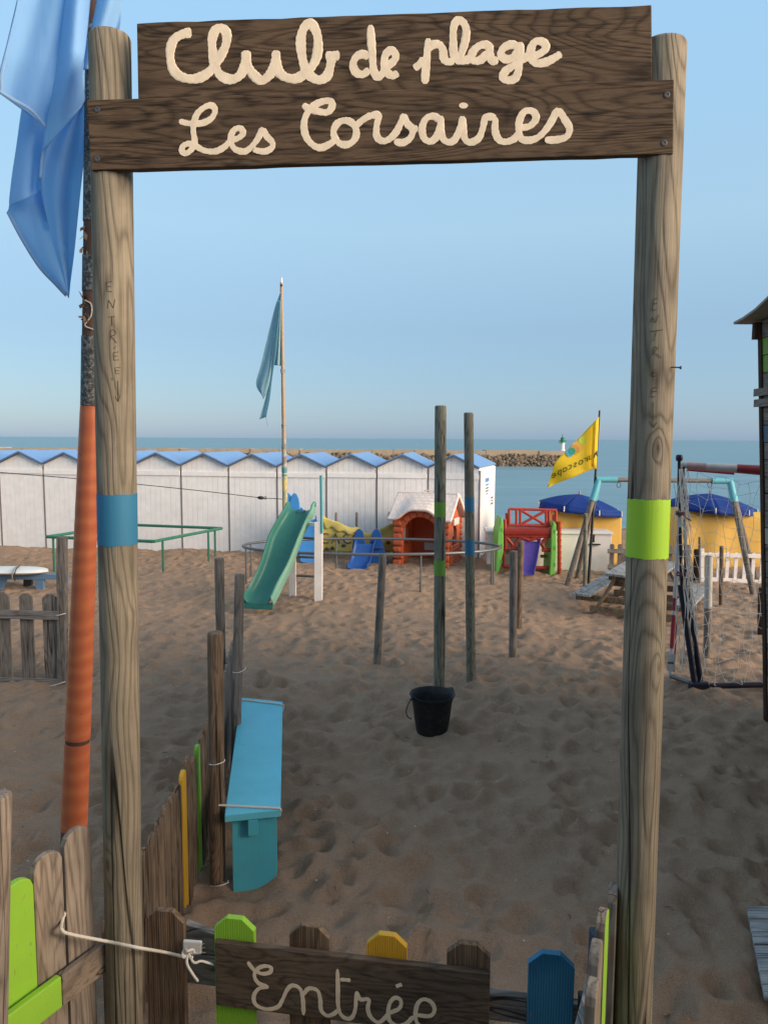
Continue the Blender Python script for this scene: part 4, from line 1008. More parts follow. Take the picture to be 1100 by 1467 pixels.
# ------------------------------------------------------------------ oval pipe frame
RC = at(532.5, 782, 12.75); RZ = RC.z
ring = thing('pipe_frame', 'large oval frame of grey steel pipe standing on thin legs', 'frame', (RC.x, RC.y, 0))
ra, rb = 185 / FP * 12.75, 1.22
rp_ = lambda a: V(RC.x + ra * cos(a), RC.y + rb * sin(a), RZ - .04 * sin(a))
MB().tube([rp_(2 * pi * k / 72) for k in range(72)], .024, 10, closed=True).build('rail', STEEL, ring, smooth=True)
for px, py, an in ((354, 837, None), (372, 815, None), (479, 824, None), (601, 845, None), (700, 837, None), (707.5, 843, None)):
    g_ = gnd(px, py)
    dx = max(-.98, min(.98, (at(px, 780, g_.y).x - RC.x) / ra)); an = math.acos(dx) if g_.y > RC.y else -math.acos(dx)
    if px == 479 or px == 372: an = abs(an)
    if px in (354, 601, 707.5): an = -abs(an)
    q = rp_(an); MB().tube([V(q.x, q.y, -.15), V(q.x, q.y, .12), V(q.x, q.y, q.z - .02)], .014, 8).tube([V(q.x, q.y, .0), V(q.x, q.y, .22)], .02, 8).build('leg', STEEL, ring, smooth=True)

# ------------------------------------------------------------------ green pipe frame at the left
GP = plain('green_pipe', (.025, .17, .11), .45, var=.2, dirt=.2)
gA = at(68, 775, 13.75); gC = at(220, 780, 13.2); gB = at(318, 766, 15.2); zz = .63
gA.z = gB.z = gC.z = zz; gD = gA + (gB - gC)
gf = thing('pipe_frame', 'low rectangular frame of green painted pipe in front of the beach huts', 'frame', (gC.x, gC.y, 0))
cr = [gA, gC, gB, gD]
for a, b in zip(cr, cr[1:] + cr[:1]):
    MB().tube([a, b], .03, 10).build('rail', GP, gf, smooth=True)
for f_ in ((gA.lerp(gC, .06)), (gC.lerp(gB, .12)), (gC.lerp(gB, .78)), (gB.lerp(gD, .07)), (gD.lerp(gA, .1))):
    MB().tube([V(f_.x, f_.y, -.1), V(f_.x, f_.y, zz)], .022, 8).build('leg', GP, gf, smooth=True)

# ------------------------------------------------------------------ white board strapped on a blue trestle
tr = thing('trestle', 'low blue wooden trestle half buried in the sand at the left edge', 'trestle', V(at(30, 826, 11.9).x, 11.9, 0))
def tp(px, py, dY=0): return at(px, py, 11.9 + dY)
a = tp(-60, 826); b = tp(98, 826)
MB().beam(a, b, .10, .085).build('beam', P_GREYBLUE, tr, bevel=.005)
for (x0_, x1_, x2_, x3_) in ((49, 60, 62, 52), (-3, 6, 1, -10)):
    MB().prism([tp(x0_, 829, -.04), tp(x1_ + 3, 829, -.04), tp(x2_, 850, -.04), tp(x3_, 846, -.04)], (0, .07, 0)).build('leg', P_GREYBLUE, tr, bevel=.005)
MB().prism([tp(92, 829, .2), tp(96, 829, .2), tp(98, 850, .2), tp(94, 850, .2)], (0, .07, 0)).build('leg', P_GREYBLUE, tr, bevel=.005)
MB().prism([tp(34, 830, .25), tp(46, 830, .25), tp(45, 846, .25), tp(34, 846, .25)], (0, .07, 0)).build('leg', plain('dark_timber', (.05, .05, .055), .9), tr)  # one near-black leg set further back than the blue ones
bmb = MB(); rows = []
for i in range(25):
    u = i / 24; x = lerp(-80, 70, u); tap = sqrt(max(.0, 1 - max(0, (u - .72) / .28) ** 2.2)); row = []
    for k in range(13):
        an = 2 * pi * k / 12; row.append(tp(x, 0) * 0 + V(at(x, 820, 11.9).x, 11.9 + cos(an) * .27 * max(tap, .04), at(x, 822, 11.9).z + .055 + sin(an) * .055 * max(tap, .05) - .015 * (1 - tap)))
    rows.append(row)
sb = thing('paddle_board', 'white rounded paddle board lying on the blue trestle', 'board', V(at(20, 820, 11.9).x, 11.9, at(20, 821, 11.9).z))
bmb.grid(rows).build('hull', plain('white_gelcoat', (.75, .76, .72), .35), sb, smooth=60)
for x in (19, 22):
    q = [tp(x, 832, -.28), tp(x - 1, 824, -.30), tp(x + 2, 815, -.24), tp(x + 7, 810.5, 0)]
    MB().tube([Vector(z_) for z_ in smoothpath(q, 6)], .009, 6).build('strap', plain('strap', (.28, .26, .2), .8) if x == 19 else DARK, sb, smooth=True)

# ------------------------------------------------------------------ weathered fence at the far left
FY = 7.2
ff = thing('picket_fence', 'grey weathered picket fence section with two rails at the left edge', 'fence', V(at(40, 985, FY).x, FY, 0))
def fp_(px, py, dY=0): return at(px, py, FY + dY)
kk = 0
for (xl, xr, yt) in ((-46, -27, 846), (-10, 12.5, 848), (27, 46, 850), (60, 81, 851)):
    a = fp_(xl, yt, .05); b = fp_(xr, yt, .05); me_ = picket_mesh('picket', b.x - a.x, a.z + .06, .02, 'chamfer', 0, kk); me_.materials.append(W_GREY)
    inst('picket', me_, ff, V((a.x + b.x) / 2, a.y, -.06) - ff.location, rng.uniform(-.03, .03), bevel=.003); kk += 1
for (yl, yr, xr) in ((878, 882, 85), (974.5, 979, 83)):
    a = fp_(-60, yl, .02); b = fp_(xr, yr, .02); MB().beam(a, b, .025, .088).build('rail', W_GREYX, ff, bevel=.003)
MB().beam(V(fp_(88, 985).x - .02, FY + .06, -.3), fp_(89.5, 769, .06), .085, .08, (0, 1, 0)).build('post', W_GREY, ff, bevel=.006)
for (x0_, y0_, x1_, y1_) in ((81, 882, 94, 879), (72, 983, 93, 977)):
    q = [fp_(x0_, y0_, -.01), fp_(lerp(x0_, x1_, .4), lerp(y0_, y1_, .3), -.03), fp_(x1_, y1_, 0.0), fp_(x1_ + 1, y1_ + 1, .1)]
    MB().tube([Vector(z_) for z_ in smoothpath(q, 6)], .005, 6).build('tie', ROPE, ff, smooth=True)

# ------------------------------------------------------------------ flagpole with faded flag
YF = 13.1
pole = thing('flagpole', 'slim patched flagpole behind the green slide', 'flagpole', V(at(408, 830, YF).x, YF, 0))
axf = lambda y: lerp(403.2, 408.5, (y - 400) / 330)
def seg(y0, y1, r0_, r1_, mat, name, n=10):
    pth = [at(axf(lerp(y0, y1, i / n)), lerp(y0, y1, i / n), YF) for i in range(n + 1)]
    MB().tube(pth, [lerp(r0_, r1_, i / n) * (1 + .05 * sin(i * 2.1)) for i in range(n + 1)], 12).build(name, mat, pole, smooth=60)
POLEW = plain('bleached_pole', (.36, .27, .19), .8, var=.25, scale=18)
m, t, p, o = newmat('patched_pole_paint'); v = coords(t)
col = ramp(t, noise(t, v, 7, 3, .6), [(.38, (.24, .18, .13)), (.46, (.17, .22, .22)), (.55, (.42, .38, .33)), (.66, (.2, .16, .12))]); t.links.new(col, p.inputs['Base Color']); p.inputs['Roughness'].default_value = .8; PPAT = m
m, t, p, o = newmat('yellow_patched_paint'); v = coords(t)
col = ramp(t, noise(t, v, 9, 3, .6), [(.4, (.55, .45, .10)), (.5, (.50, .40, .2)), (.6, (.23, .33, .28)), (.7, (.45, .33, .2))]); t.links.new(col, p.inputs['Base Color']); p.inputs['Roughness'].default_value = .8; PYEL = m
seg(405, 640, .026, .036, POLEW, 'shaft', 20); seg(398, 412, .016, .02, P_WHITE, 'tip', 4); seg(636, 676, .042, .044, PPAT, 'shaft', 8)
seg(670, 682, .048, .048, plain('teal_tape', (.08, .24, .27), .7), 'tape_band', 3); seg(676, 842, .046, .05, PYEL, 'shaft', 14)
for y in (532, 611, 632): seg(y - 3, y + 3, .042, .038, PPAT, 'tape_band', 3)
c = at(axf(409), 409, YF - .03); MB().tube([c, c + V(0, -.02, 0)], .02, 8).build('pulley', DARK, pole, smooth=True)
PALE = cloth('faded_flag_cloth', (.36, .58, .66), .55, var=.1)
fl2 = thing('flag', 'faded pale blue flag hanging limp and frayed from the slim flagpole', 'flag', at(392, 520, YF))
fm = MB()
sheet(fm, [(402, 418), (394, 440), (384, 480), (374, 522), (367, 550), (376, 568)], [(403, 420), (399, 460), (396, 500), (391, 535), (384, 560), (377, 572)], YF - .04, lambda s, t: .05 * sin(s * 7 + 1.5 * t) * t)
sheet(fm, [(400, 430), (395, 470), (390, 510), (387, 545), (379, 575), (371.5, 601)], [(402, 432), (399, 470), (396, 505), (391, 535), (387, 570), (382, 597)], YF - .10, lambda s, t: .035 * sin(s * 5))
sheet(fm, [(402, 420), (399, 450), (395, 490), (391, 523)], [(403.5, 418), (404, 450), (404, 490), (404, 524)], YF - .03, lambda s, t: .04 * sin(s * 9))
fm.build('cloth', PALE, fl2, smooth=True, solid=.002)
MB().tube([at(380, 594, YF - .1), at(382, 602, YF - .1), at(384, 611, YF - .1)], .006, 5).build('loose_thread', PALE, fl2)
a = at(405, 715, YF); cb_ = [a, at(388, 714, YF), at(372, 713, YF - .1), at(300, 704.5, YF - .4), at(190, 693, YF - .8), at(90, 684, YF - 1.1), at(-60, 672, YF - 1.5)]
tag(MB().tube([Vector(q) for q in smoothpath(cb_, 6)], .0065, 6).build('guy_wire', DARK, None, smooth=True), 'dark guy wire from the slim flagpole toward the left past the huts', 'wire')
tb = MB(); c = at(374, 713, YF - .12); tb.tube([c + V(-.06, 0, .0), c + V(-.03, 0, 0), c + V(.03, 0, -.004), c + V(.05, 0, -.004)], [.012, .03, .03, .012], 8); tb.tube([c + V(.075 + .022 * cos(a), 0, -.005 + .022 * sin(a)) for a in np.linspace(0, 6.28, 13)[:-1]], .007, 6, closed=True)
tag(tb.build('turnbuckle', DARK, None, smooth=True), 'small dark turnbuckle on the guy wire beside the flagpole', 'turnbuckle')

# ------------------------------------------------------------------ small plastic slides
def toy_slide(label, px, py_base, wpx, hpx, colr, mirror=1, humps=(.27, .72)):
    b = gnd(px, py_base); Y = b.y; k = Y / FP; W = wpx * k; Hh = hpx * k
    th_ = thing('toy_slide', label, 'slide', (b.x, b.y, 0), 0, 'small blue toy slides'); mat = plain('blue_plastic_' , colr, .4, var=.15, dirt=.1)
    X = lambda u: b.x + mirror * (u - .5) * W
    chute_w = W * .42
    # chute from upper right to lower left
    prof = [(.95, .60), (.80, .58), (.66, .42), (.5, .24), (.32, .1), (.12, .03), (.0, .02)]
    rows = []
    sp = smoothpath(prof, 5)
    for q in sp:
        u, z_ = q; y0 = Y - (1 - u) * .55; z0 = z_ * Hh
        dx = (.62 - .62 * (1 - u)) * .35
        xa_ = X(dx); xb_ = X(dx + .50)
        rows.append([V(xa_, y0, z0 + .09), V(xa_ + .01, y0, z0 + .02), V(xa_ + .04 * mirror, y0, z0), V((xa_ + xb_) / 2, y0, z0 - .006), V(xb_ - .04 * mirror, y0, z0), V(xb_ - .01, y0, z0 + .02), V(xb_, y0, z0 + .09)])
    MB().grid(rows).build('chute', mat, th_, smooth=50, solid=.015)
    for (u0, yo) in ((humps[0], .0), (humps[1], -.02)):          # the two rounded handrail humps
        pts = []
        for a in np.linspace(0, pi, 11): pts.append(V(X(u0) + mirror * .13 * W * cos(a), Y + yo, Hh * (.78 + .22 * sin(a))))
        pts = [V(X(u0) + mirror * .16 * W, Y + yo, Hh * .45), V(X(u0) + mirror * .15 * W, Y + yo, Hh * .7)] + pts + [V(X(u0) - mirror * .15 * W, Y + yo, Hh * .7), V(X(u0) - mirror * .18 * W, Y + yo, Hh * .45)]
        MB().prism(pts, (0, .07, 0)).build('handrail', mat, th_, bevel=.012)
    pts = [V(X(.45), Y + .05, -.05), V(X(1.05), Y + .05, -.05), V(X(.9), Y + .05, Hh * .5), V(X(.82), Y + .05, Hh * .75), V(X(.6), Y + .05, Hh * .75), V(X(.5), Y + .05, Hh * .5)]
    MB().prism(pts, (0, .06, 0)).build('ladder_side', mat, th_, bevel=.012)
    pts = [p_ + V(0, .35, 0) for p_ in pts]; MB().prism(pts, (0, .06, 0)).build('ladder_side', mat, th_, bevel=.012)
    for zf in (.15, .35, .55): MB().box(min(X(.55), X(.85)), max(X(.55), X(.85)), Y + .11, Y + .4, Hh * zf, Hh * zf + .04).build('step', mat, th_, bevel=.008)
    return th_
toy_slide('small dark blue toy slide in front of the yellow banner', 527, 809, 56, 52, (.011, .085, .33))
toy_slide('bright blue toy slide half hidden behind the green slide', 436, 801, 56, 96, (.05, .26, .62), -1, (.92, .74))

# ------------------------------------------------------------------ yellow banner
YBn = 14.9
m, t, p, o = newmat('banner_cloth'); v = coords(t, randomise=False)
n1 = noise(t, v, 3.4, 3, .5, .6)
col = ramp(t, n1, [(.36, (.62, .34, .14)), (.42, (.56, .46, .11)), (.60, (.60, .50, .14)), (.66, (.62, .60, .48))])
t.links.new(col, p.inputs['Base Color']); p.inputs['Roughness'].default_value = .7; BAN = m
ban = thing('banner', 'creased yellow painted banner with dark letters hung between stakes before the huts', 'banner', V(at(510, 790, YBn).x, YBn, 0))
T_ = [(460, 738), (468, 745), (484, 750), (500, 757), (512, 757), (528, 764), (545, 757), (562, 750), (574, 748)]; B_ = [(458, 789), (470, 790), (490, 791), (512, 791), (530, 792), (550, 791), (574, 790)]
def bpt(s_, t_, e=0):
    a = interp(T_, s_); b = interp(B_, s_); return at(lerp(a[0], b[0], t_), lerp(a[1], b[1], t_), YBn + .03 * sin(s_ * 14) + .02 * sin(t_ * 9 + s_ * 6) - e)
MB().grid([[bpt(j / 40, i / 10) for j in range(41)] for i in range(11)]).build('cloth', BAN, ban, smooth=True, solid=.003)
# folded top flap
MB().grid([[bpt(.02 + .52 * j / 24, -.06 + .30 * i / 5 * (1 - .2 * sin(j)), .035 + .02 * sin(i / 5 * pi)) for j in range(25)] for i in range(6)]).build('flap', BAN, ban, smooth=True, solid=.003)
INKB = plain('banner_ink', (.09, .055, .045), .8)
def btext(txt, pts, size):
    cu = bpy.data.curves.new('lettering', 'FONT'); cu.body = txt; ob = bpy.data.objects.new('tmp_text', cu); COL.objects.link(ob)
    dg = bpy.context.evaluated_depsgraph_get(); me_ = bpy.data.meshes.new_from_object(ob.evaluated_get(dg)); bpy.data.objects.remove(ob); return me_
for ch, px in (('C', 465), ('A', 481), ('C', 497), ('C', 511)):
    me_ = btext(ch, None, 1); vs = [v_.co.copy() for v_ in me_.vertices]; fs = [tuple(f.vertices) for f in me_.polygons]; wd = max(q.x for q in vs)
    q_ = [at(px - 7 + 13 * q.x / wd, 779 - 16 * q.y / .72, YBn - .05) for q in vs]
    nb_ = MB(); nb_.add(q_ + [q + V(0, .004, 0) for q in q_], fs + [tuple(i + len(vs) for i in reversed(f)) for f in fs]); nb_.build('lettering', INKB, ban)
for cx, cy, n_ in ((468, 787, 6), (476, 786, 6), (492, 782, 5), (534, 782, 5), (556, 778, 6)):    # painted plants
    pm_ = MB()
    for k in range(n_):
        a = lerp(.4, pi - .4, k / (n_ - 1)); ca_ = at(cx, cy + 2, YBn - .052); tip = ca_ + V(cos(a) * .075, 0, sin(a) * .1); sd_ = V(-sin(a), 0, cos(a)) * .012; mid = ca_.lerp(tip, .5)
        pm_.prism([ca_, mid + sd_, tip, mid - sd_], (0, .003, 0))
    pm_.build('painted_plant', INKB, ban)
for px, y0, lab in ((481.5, 734, 'grey stake behind the left part of the yellow banner'), (511, 734, 'grey stake behind the middle of the yellow banner'), (564, 745, 'grey stake at the playhouse end of the yellow banner')):
    wobpost('stake', lab, at(px, y0, YBn + .1), at(px, 795, YBn + .1), .024, W_GREY, int(px), 'stake', group='stakes holding the banner', n=14)

# ------------------------------------------------------------------ red playhouse
ORG = plain('orange_brick_plastic', (.56, .12, .045), .5, var=.14, scale=9, dirt=.15)
CRM = plain('cream_roof_plastic', (.86, .73, .65), .6, var=.08, dirt=.12)
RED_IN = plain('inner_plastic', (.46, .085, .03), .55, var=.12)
pb = gnd(603, 812); ph_rz = radians(-20)
ph_ = thing('playhouse', 'toy playhouse with orange log walls, arched doorway and cream shingle roof', 'playhouse', (pb.x, pb.y, 0), ph_rz)
PWd, PD, PHt = 1.08, .95, .92        # wall width, depth, eave height; local x right, y back
RM = Matrix.Translation((pb.x - .0, pb.y, 0)) @ Matrix.Rotation(ph_rz, 4, 'Z')
class LB(MB):
    def build(s, *a, **k): s.v = [RM @ p_ for p_ in s.v]; return MB.build(s, *a, **k)
def arch_panel(mb, x0, x1, ztop, xc, r, zs, y, th, z0=-.1, zsill=None, n=14):
    """wall panel in the xz plane with an arched opening"""
    zs0 = z0 if zsill is None else zsill
    arc = [(xc + r * cos(a), zs + r * sin(a)) for a in np.linspace(pi, 0, n)]
    opening = [(xc - r, zs0)] + arc + [(xc + r, zs0)]
    top = [(lerp(x0, x1, i / (len(arc) - 1)), ztop) for i in range(len(arc))]
    for i in range(len(arc) - 1):
        mb.prism([V(arc[i][0], y, arc[i][1]), V(arc[i + 1][0], y, arc[i + 1][1]), V(top[i + 1][0], y, top[i + 1][1]), V(top[i][0], y, top[i][1])], (0, th, 0))
    mb.prism([V(x0, y, z0), V(xc - r, y, z0), V(xc - r, y, zs), V(x0, y, ztop)], (0, th, 0))
    mb.prism([V(xc + r, y, z0), V(x1, y, z0), V(x1, y, ztop), V(xc + r, y, zs)], (0, th, 0))
    if zsill is not None: mb.prism([V(xc - r, y, z0), V(xc + r, y, z0), V(xc + r, y, zsill), V(xc - r, y, zsill)], (0, th, 0))
hw = PWd / 2
mb = LB(); arch_panel(mb, -hw, hw, PHt + .16, -.02, .36, .62, 0, .06); mb.build('front_wall', ORG, ph_)
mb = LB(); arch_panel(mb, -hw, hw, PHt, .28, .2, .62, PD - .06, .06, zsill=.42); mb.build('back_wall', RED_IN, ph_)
for sx in (-1, 1):
    x = sx * hw - (.06 if sx > 0 else 0); mb = MB(); arch_panel(mb, .06, PD - .06, PHt, PD / 2, .17, .62, 0, .06, zsill=.36)
    mb.v = [V(x + q.y, q.x, q.z) for q in mb.v]; mb.v = [RM @ q for q in mb.v]; MB.build(mb, 'side_wall', ORG, ph_)
for sx in (-1, 1):
    for yy, ext in ((0, -1), (PD, 1)):
        for k in range(7):
            z0 = .0 + k * .13; L_ = .17 if k % 2 else .13
            LB().beam((sx * (hw + .035), yy + ext * .02, z0 + .065), (sx * (hw - L_), yy + ext * .02, z0 + .065), .075, .105).build('log', ORG, ph_, bevel=.03)
    for k in range(6):
        z0 = .03 + k * .065
        LB().beam((sx * (hw + .012), .12, z0 + .03), (sx * (hw + .012), PD - .12, z0 + .03), .03, .058).build('log', ORG, ph_, bevel=.012)
for i in range(9):          # voussoirs round the doorway
    a0, a1 = pi * (1 - i / 9) - .02, pi * (1 - (i + 1) / 9) + .02; q = []
    for a, r_ in ((a0, .365), (a1, .365), (a1, .47), (a0, .47)): q.append((-.02 + r_ * cos(a), -.025, .62 + r_ * sin(a)))
    LB().prism(q, (0, .035, 0)).build('brick', ORG, ph_, bevel=.008)
for sx in (-1, 1):
    for k in range(5): LB().box(-.02 + sx * .42 - .05, -.02 + sx * .42 + .05, -.022, -.001, .02 + k * .12, .02 + k * .12 + .112).build('brick', ORG, ph_, bevel=.008)
# roof: ridge along x, front slope lifted over the door
rx = hw + .1; zr = PHt + .47; ye, yr = -.17, PD * .48
def roofpt(u, s_, e=0):
    x = lerp(-rx, rx, u); bmp_ = .20 * math.exp(-((x + .02) / .36) ** 4); ze = PHt - .02 + bmp_
    y = lerp(yr, ye + .06 * bmp_, s_); z_ = lerp(zr, ze, s_) + .03 * sin(pi * s_) * (0) + e
    return V(x, y, z_)
rows = []
NR = 6
for i in range(NR * 4 + 1):
    s_ = i / (NR * 4); stp = .022 * ((s_ * NR) % 1 if i < NR * 4 else 1)
    rows.append([roofpt(j / 56, s_, stp + .006 * (((j + (3 if int(s_ * NR) % 2 else 0)) % 6) < 5)) for j in range(57)])
LB().grid(rows).build('roof_front', CRM, ph_, smooth=30, solid=.05)
rows = [[V(lerp(-rx, rx, j / 40), lerp(yr, PD + .17, i / 12), lerp(zr, PHt - .02, i / 12) + .022 * ((i / 12 * NR) % 1)) for j in range(41)] for i in range(13)]
LB().grid(rows).build('roof_back', CRM, ph_, smooth=30, solid=.05)
LB().beam((-rx + .02, yr, zr + .02), (rx - .02, yr, zr + .02), .09, .05).build('ridge', CRM, ph_, bevel=.015)
LB().tube([(-.1, yr, zr + .03), (-.1, yr, zr + .075), (.16, yr, zr + .075), (.16, yr, zr + .03)], .014, 8).build('handle', CRM, ph_, smooth=True)
for sx in (-1, 1): LB().prism([(sx * (hw - .02), .02, PHt - .03), (sx * (hw - .02), PD - .02, PHt - .03), (sx * (hw - .02), yr, zr - .05)], (.04 * -sx, 0, 0)).build('gable', ORG if sx < 0 else ORG, ph_)
LB().box(hw + .005, hw + .05, PD * .3, PD * .68, PHt - .12, PHt + .02).build('awning', CRM, ph_, bevel=.012)
LB().box(-hw - .20, -hw - .07, .1, .4, PHt - .04, PHt + .12).build('side_box', plain('grey_plastic', (.40, .41, .38), .6), ph_, bevel=.025)
LB().box(-.2, .02, PD - .10, PD - .062, .20, .36).build('sink', plain('pale_grey_plastic', (.42, .46, .44), .6), ph_, bevel=.012)

# ------------------------------------------------------------------ red climbing frame
cbp = gnd(758, 822); CY = cbp.y
RED = plain('red_plastic', (.50, .055, .032), .45, var=.12, dirt=.12); DRED = plain('brick_red_plastic', (.36, .035, .024), .45, var=.12, dirt=.1)
LIM = plain('light_green_plastic', (.22, .60, .11), .5, var=.1, dirt=.1); PUR = plain('purple_plastic', (.075, .045, .30), .4, var=.15, dirt=.15)
cf = thing('climbing_frame', 'red plastic toddler climbing frame with green side panels and purple slide', 'climbing frame', (cbp.x, CY, 0))
def cp(px, py, dY=0): return at(px, py, CY + dY)
def bars(segs, dY, th, name, mat, r=.02):
    mb = MB()
    for (x0_, y0_, x1_, y1_) in segs:
        mb.tube([cp(x0_, y0_, dY), cp(x1_, y1_, dY)], r, 8)
        if name in ('frame_leg', 'shelf'): mb.build(name, mat, cf, smooth=50); mb = MB()
    if mb.f: mb.build(name, mat, cf, smooth=50)
for dY, nm in ((.05, 'front'), (.75, 'back')):
    q = 0 if dY < .5 else 3
    bars([(729, 729, 797, 731), (729, 752, 797, 754), (729, 729, 729, 753), (739.5, 730, 739.5, 752), (745, 730, 745, 752), (782, 730, 782, 753), (786, 731, 786, 753), (796, 731, 796, 760), (746, 731, 781, 752), (746, 751, 781, 732)], dY, .03, 'railing', RED, .026)
mb = MB(); rows = []
for i in range(9):
    rows.append([cp(721 + 70 * j / 30, 757 + i * 1.1 + (.8 * abs(sin(j / 30 * pi * 8)) if i == 8 else 0), -.02 - .01 * sin(i / 8 * pi)) for j in range(31)])
mb.grid(rows).build('deck_edge', DRED, cf, smooth=40, solid=.04)
a, b = cp(721, 757), cp(791, 757); MB().box(a.x, b.x, CY + .02, CY + .8, a.z - .05, a.z).build('deck', DRED, cf)
# front panel with openings
bars([(722, 768, 792, 768), (722, 786, 752, 786), (776, 788, 790, 788), (724, 768, 724, 786), (725, 770, 735, 782), (745, 770, 733, 785), (745, 769, 758, 774), (758, 774, 770, 769), (770, 771, 780, 786), (783, 770, 776, 778)], 0, .03, 'front_panel', DRED, .035)
bars([(721, 786, 721, 812), (790, 786, 790, 814), (721, 811, 735, 812), (760, 813, 790, 814)], .02, .03, 'frame_leg', DRED, .035)
bars([(723, 791, 744, 792), (774, 797, 790, 796)], .3, .03, 'shelf', plain('sandy_board', (.34, .27, .17), .7), .03)
# green climbing panels at each side, pointed
for pts, dY in (([(718.5, 741), (721, 750), (721, 790), (715, 818), (709.5, 823), (712, 790), (713, 762)], -.05), ([(793, 746), (796.5, 752), (797, 790), (795, 822), (787, 826), (789, 790), (789.5, 760)], -.08)):
    MB().prism([cp(x, y, dY) for x, y in pts], (0, .6, 0)).build('side_panel', LIM, cf, bevel=.015)
    mb = MB()
    for k in range(3):
        x_, y_ = pts[2][0] - 4, lerp(pts[1][1] + 12, pts[3][1] - 10, k / 2); c = cp(x_, y_, dY - .005); mb.prism([c, c + V(.03, 0, .0), c + V(.03, 0, .07), c + V(0, 0, .07)], (0, .02, 0))
    mb.build('hand_hold', plain('hold_green', (.12, .40, .06), .6), cf)
mb = MB()
for k in range(9): mb.tube([cp(801, 747 + k * 8.4, .02), cp(800.6, 755 + k * 8.4, .02)], [.045, .035], 8)
mb.build('rail_post', RED, cf, smooth=50)
bars([(723, 744, 723, 760)], .0, .03, 'rail_post', RED, .03)
rows = []
for i in range(17):
    u = i / 16; yy = lerp(776, 824, u); d = -.55 * u - .02; cz = .05 * sin(u * pi) 
    xl, xr = lerp(749, 748, u), lerp(774, 765, u)
    A, B = cp(xl, yy, d), cp(xr, yy, d); A.z -= cz; B.z -= cz
    rows.append([A + V(0, 0, .08), A + V(.008, 0, .02), A + V(.03, 0, 0), A.lerp(B, .5) + V(0, 0, -.005), B + V(-.03, 0, 0), B + V(-.008, 0, .02), B + V(0, 0, .08)])
MB().grid(rows).build('slide_chute', PUR, cf, smooth=50, solid=.016)
bars([(726, 735, 726, 812), (793, 737, 793, 812)], .78, .03, 'frame_leg', RED, .035)

# ------------------------------------------------------------------ white storage chest
ca_ = gnd(697, 812); cb2 = gnd(874, 815); cu_ = (cb2 - ca_).normalized(); cn = V(-cu_.y, cu_.x, 0); cH = .71
chest = thing('storage_chest', 'long low white wooden storage chest behind the red climbing frame', 'chest', (ca_.x, ca_.y, 0))
MB().prism([ca_ + V(0, 0, -.1), cb2 + V(0, 0, -.1), cb2 + cn * .6 + V(0, 0, -.1), ca_ + cn * .6 + V(0, 0, -.1)], (0, 0, cH + .06)).build('body', P_WHITE, chest, bevel=.006)
e = cu_ * .03; MB().prism([ca_ - e - cn * .03 + V(0, 0, cH - .037), cb2 + e - cn * .03 + V(0, 0, cH - .037), cb2 + e + cn * .63 + V(0, 0, cH - .037), ca_ - e + cn * .63 + V(0, 0, cH - .037)], (0, 0, .04)).build('lid', P_WHITE, chest, bevel=.006)
for s_ in (.10, 2.05 / 2.4):
    q = ca_.lerp(cb2, s_) - cn * .012; MB().beam(q + V(0, 0, cH - .19), q + V(0, 0, cH - .045), .045, .02, cn).build('latch', DARK, chest)
    q2 = q + cu_ * .03; MB().beam(q2 - cu_ * .11 + V(0, 0, cH - .23) - cn * .02, q2 + cu_ * .1 + V(0, 0, cH - .23) - cn * .02, .05, .025).build('hasp', DARK, chest)

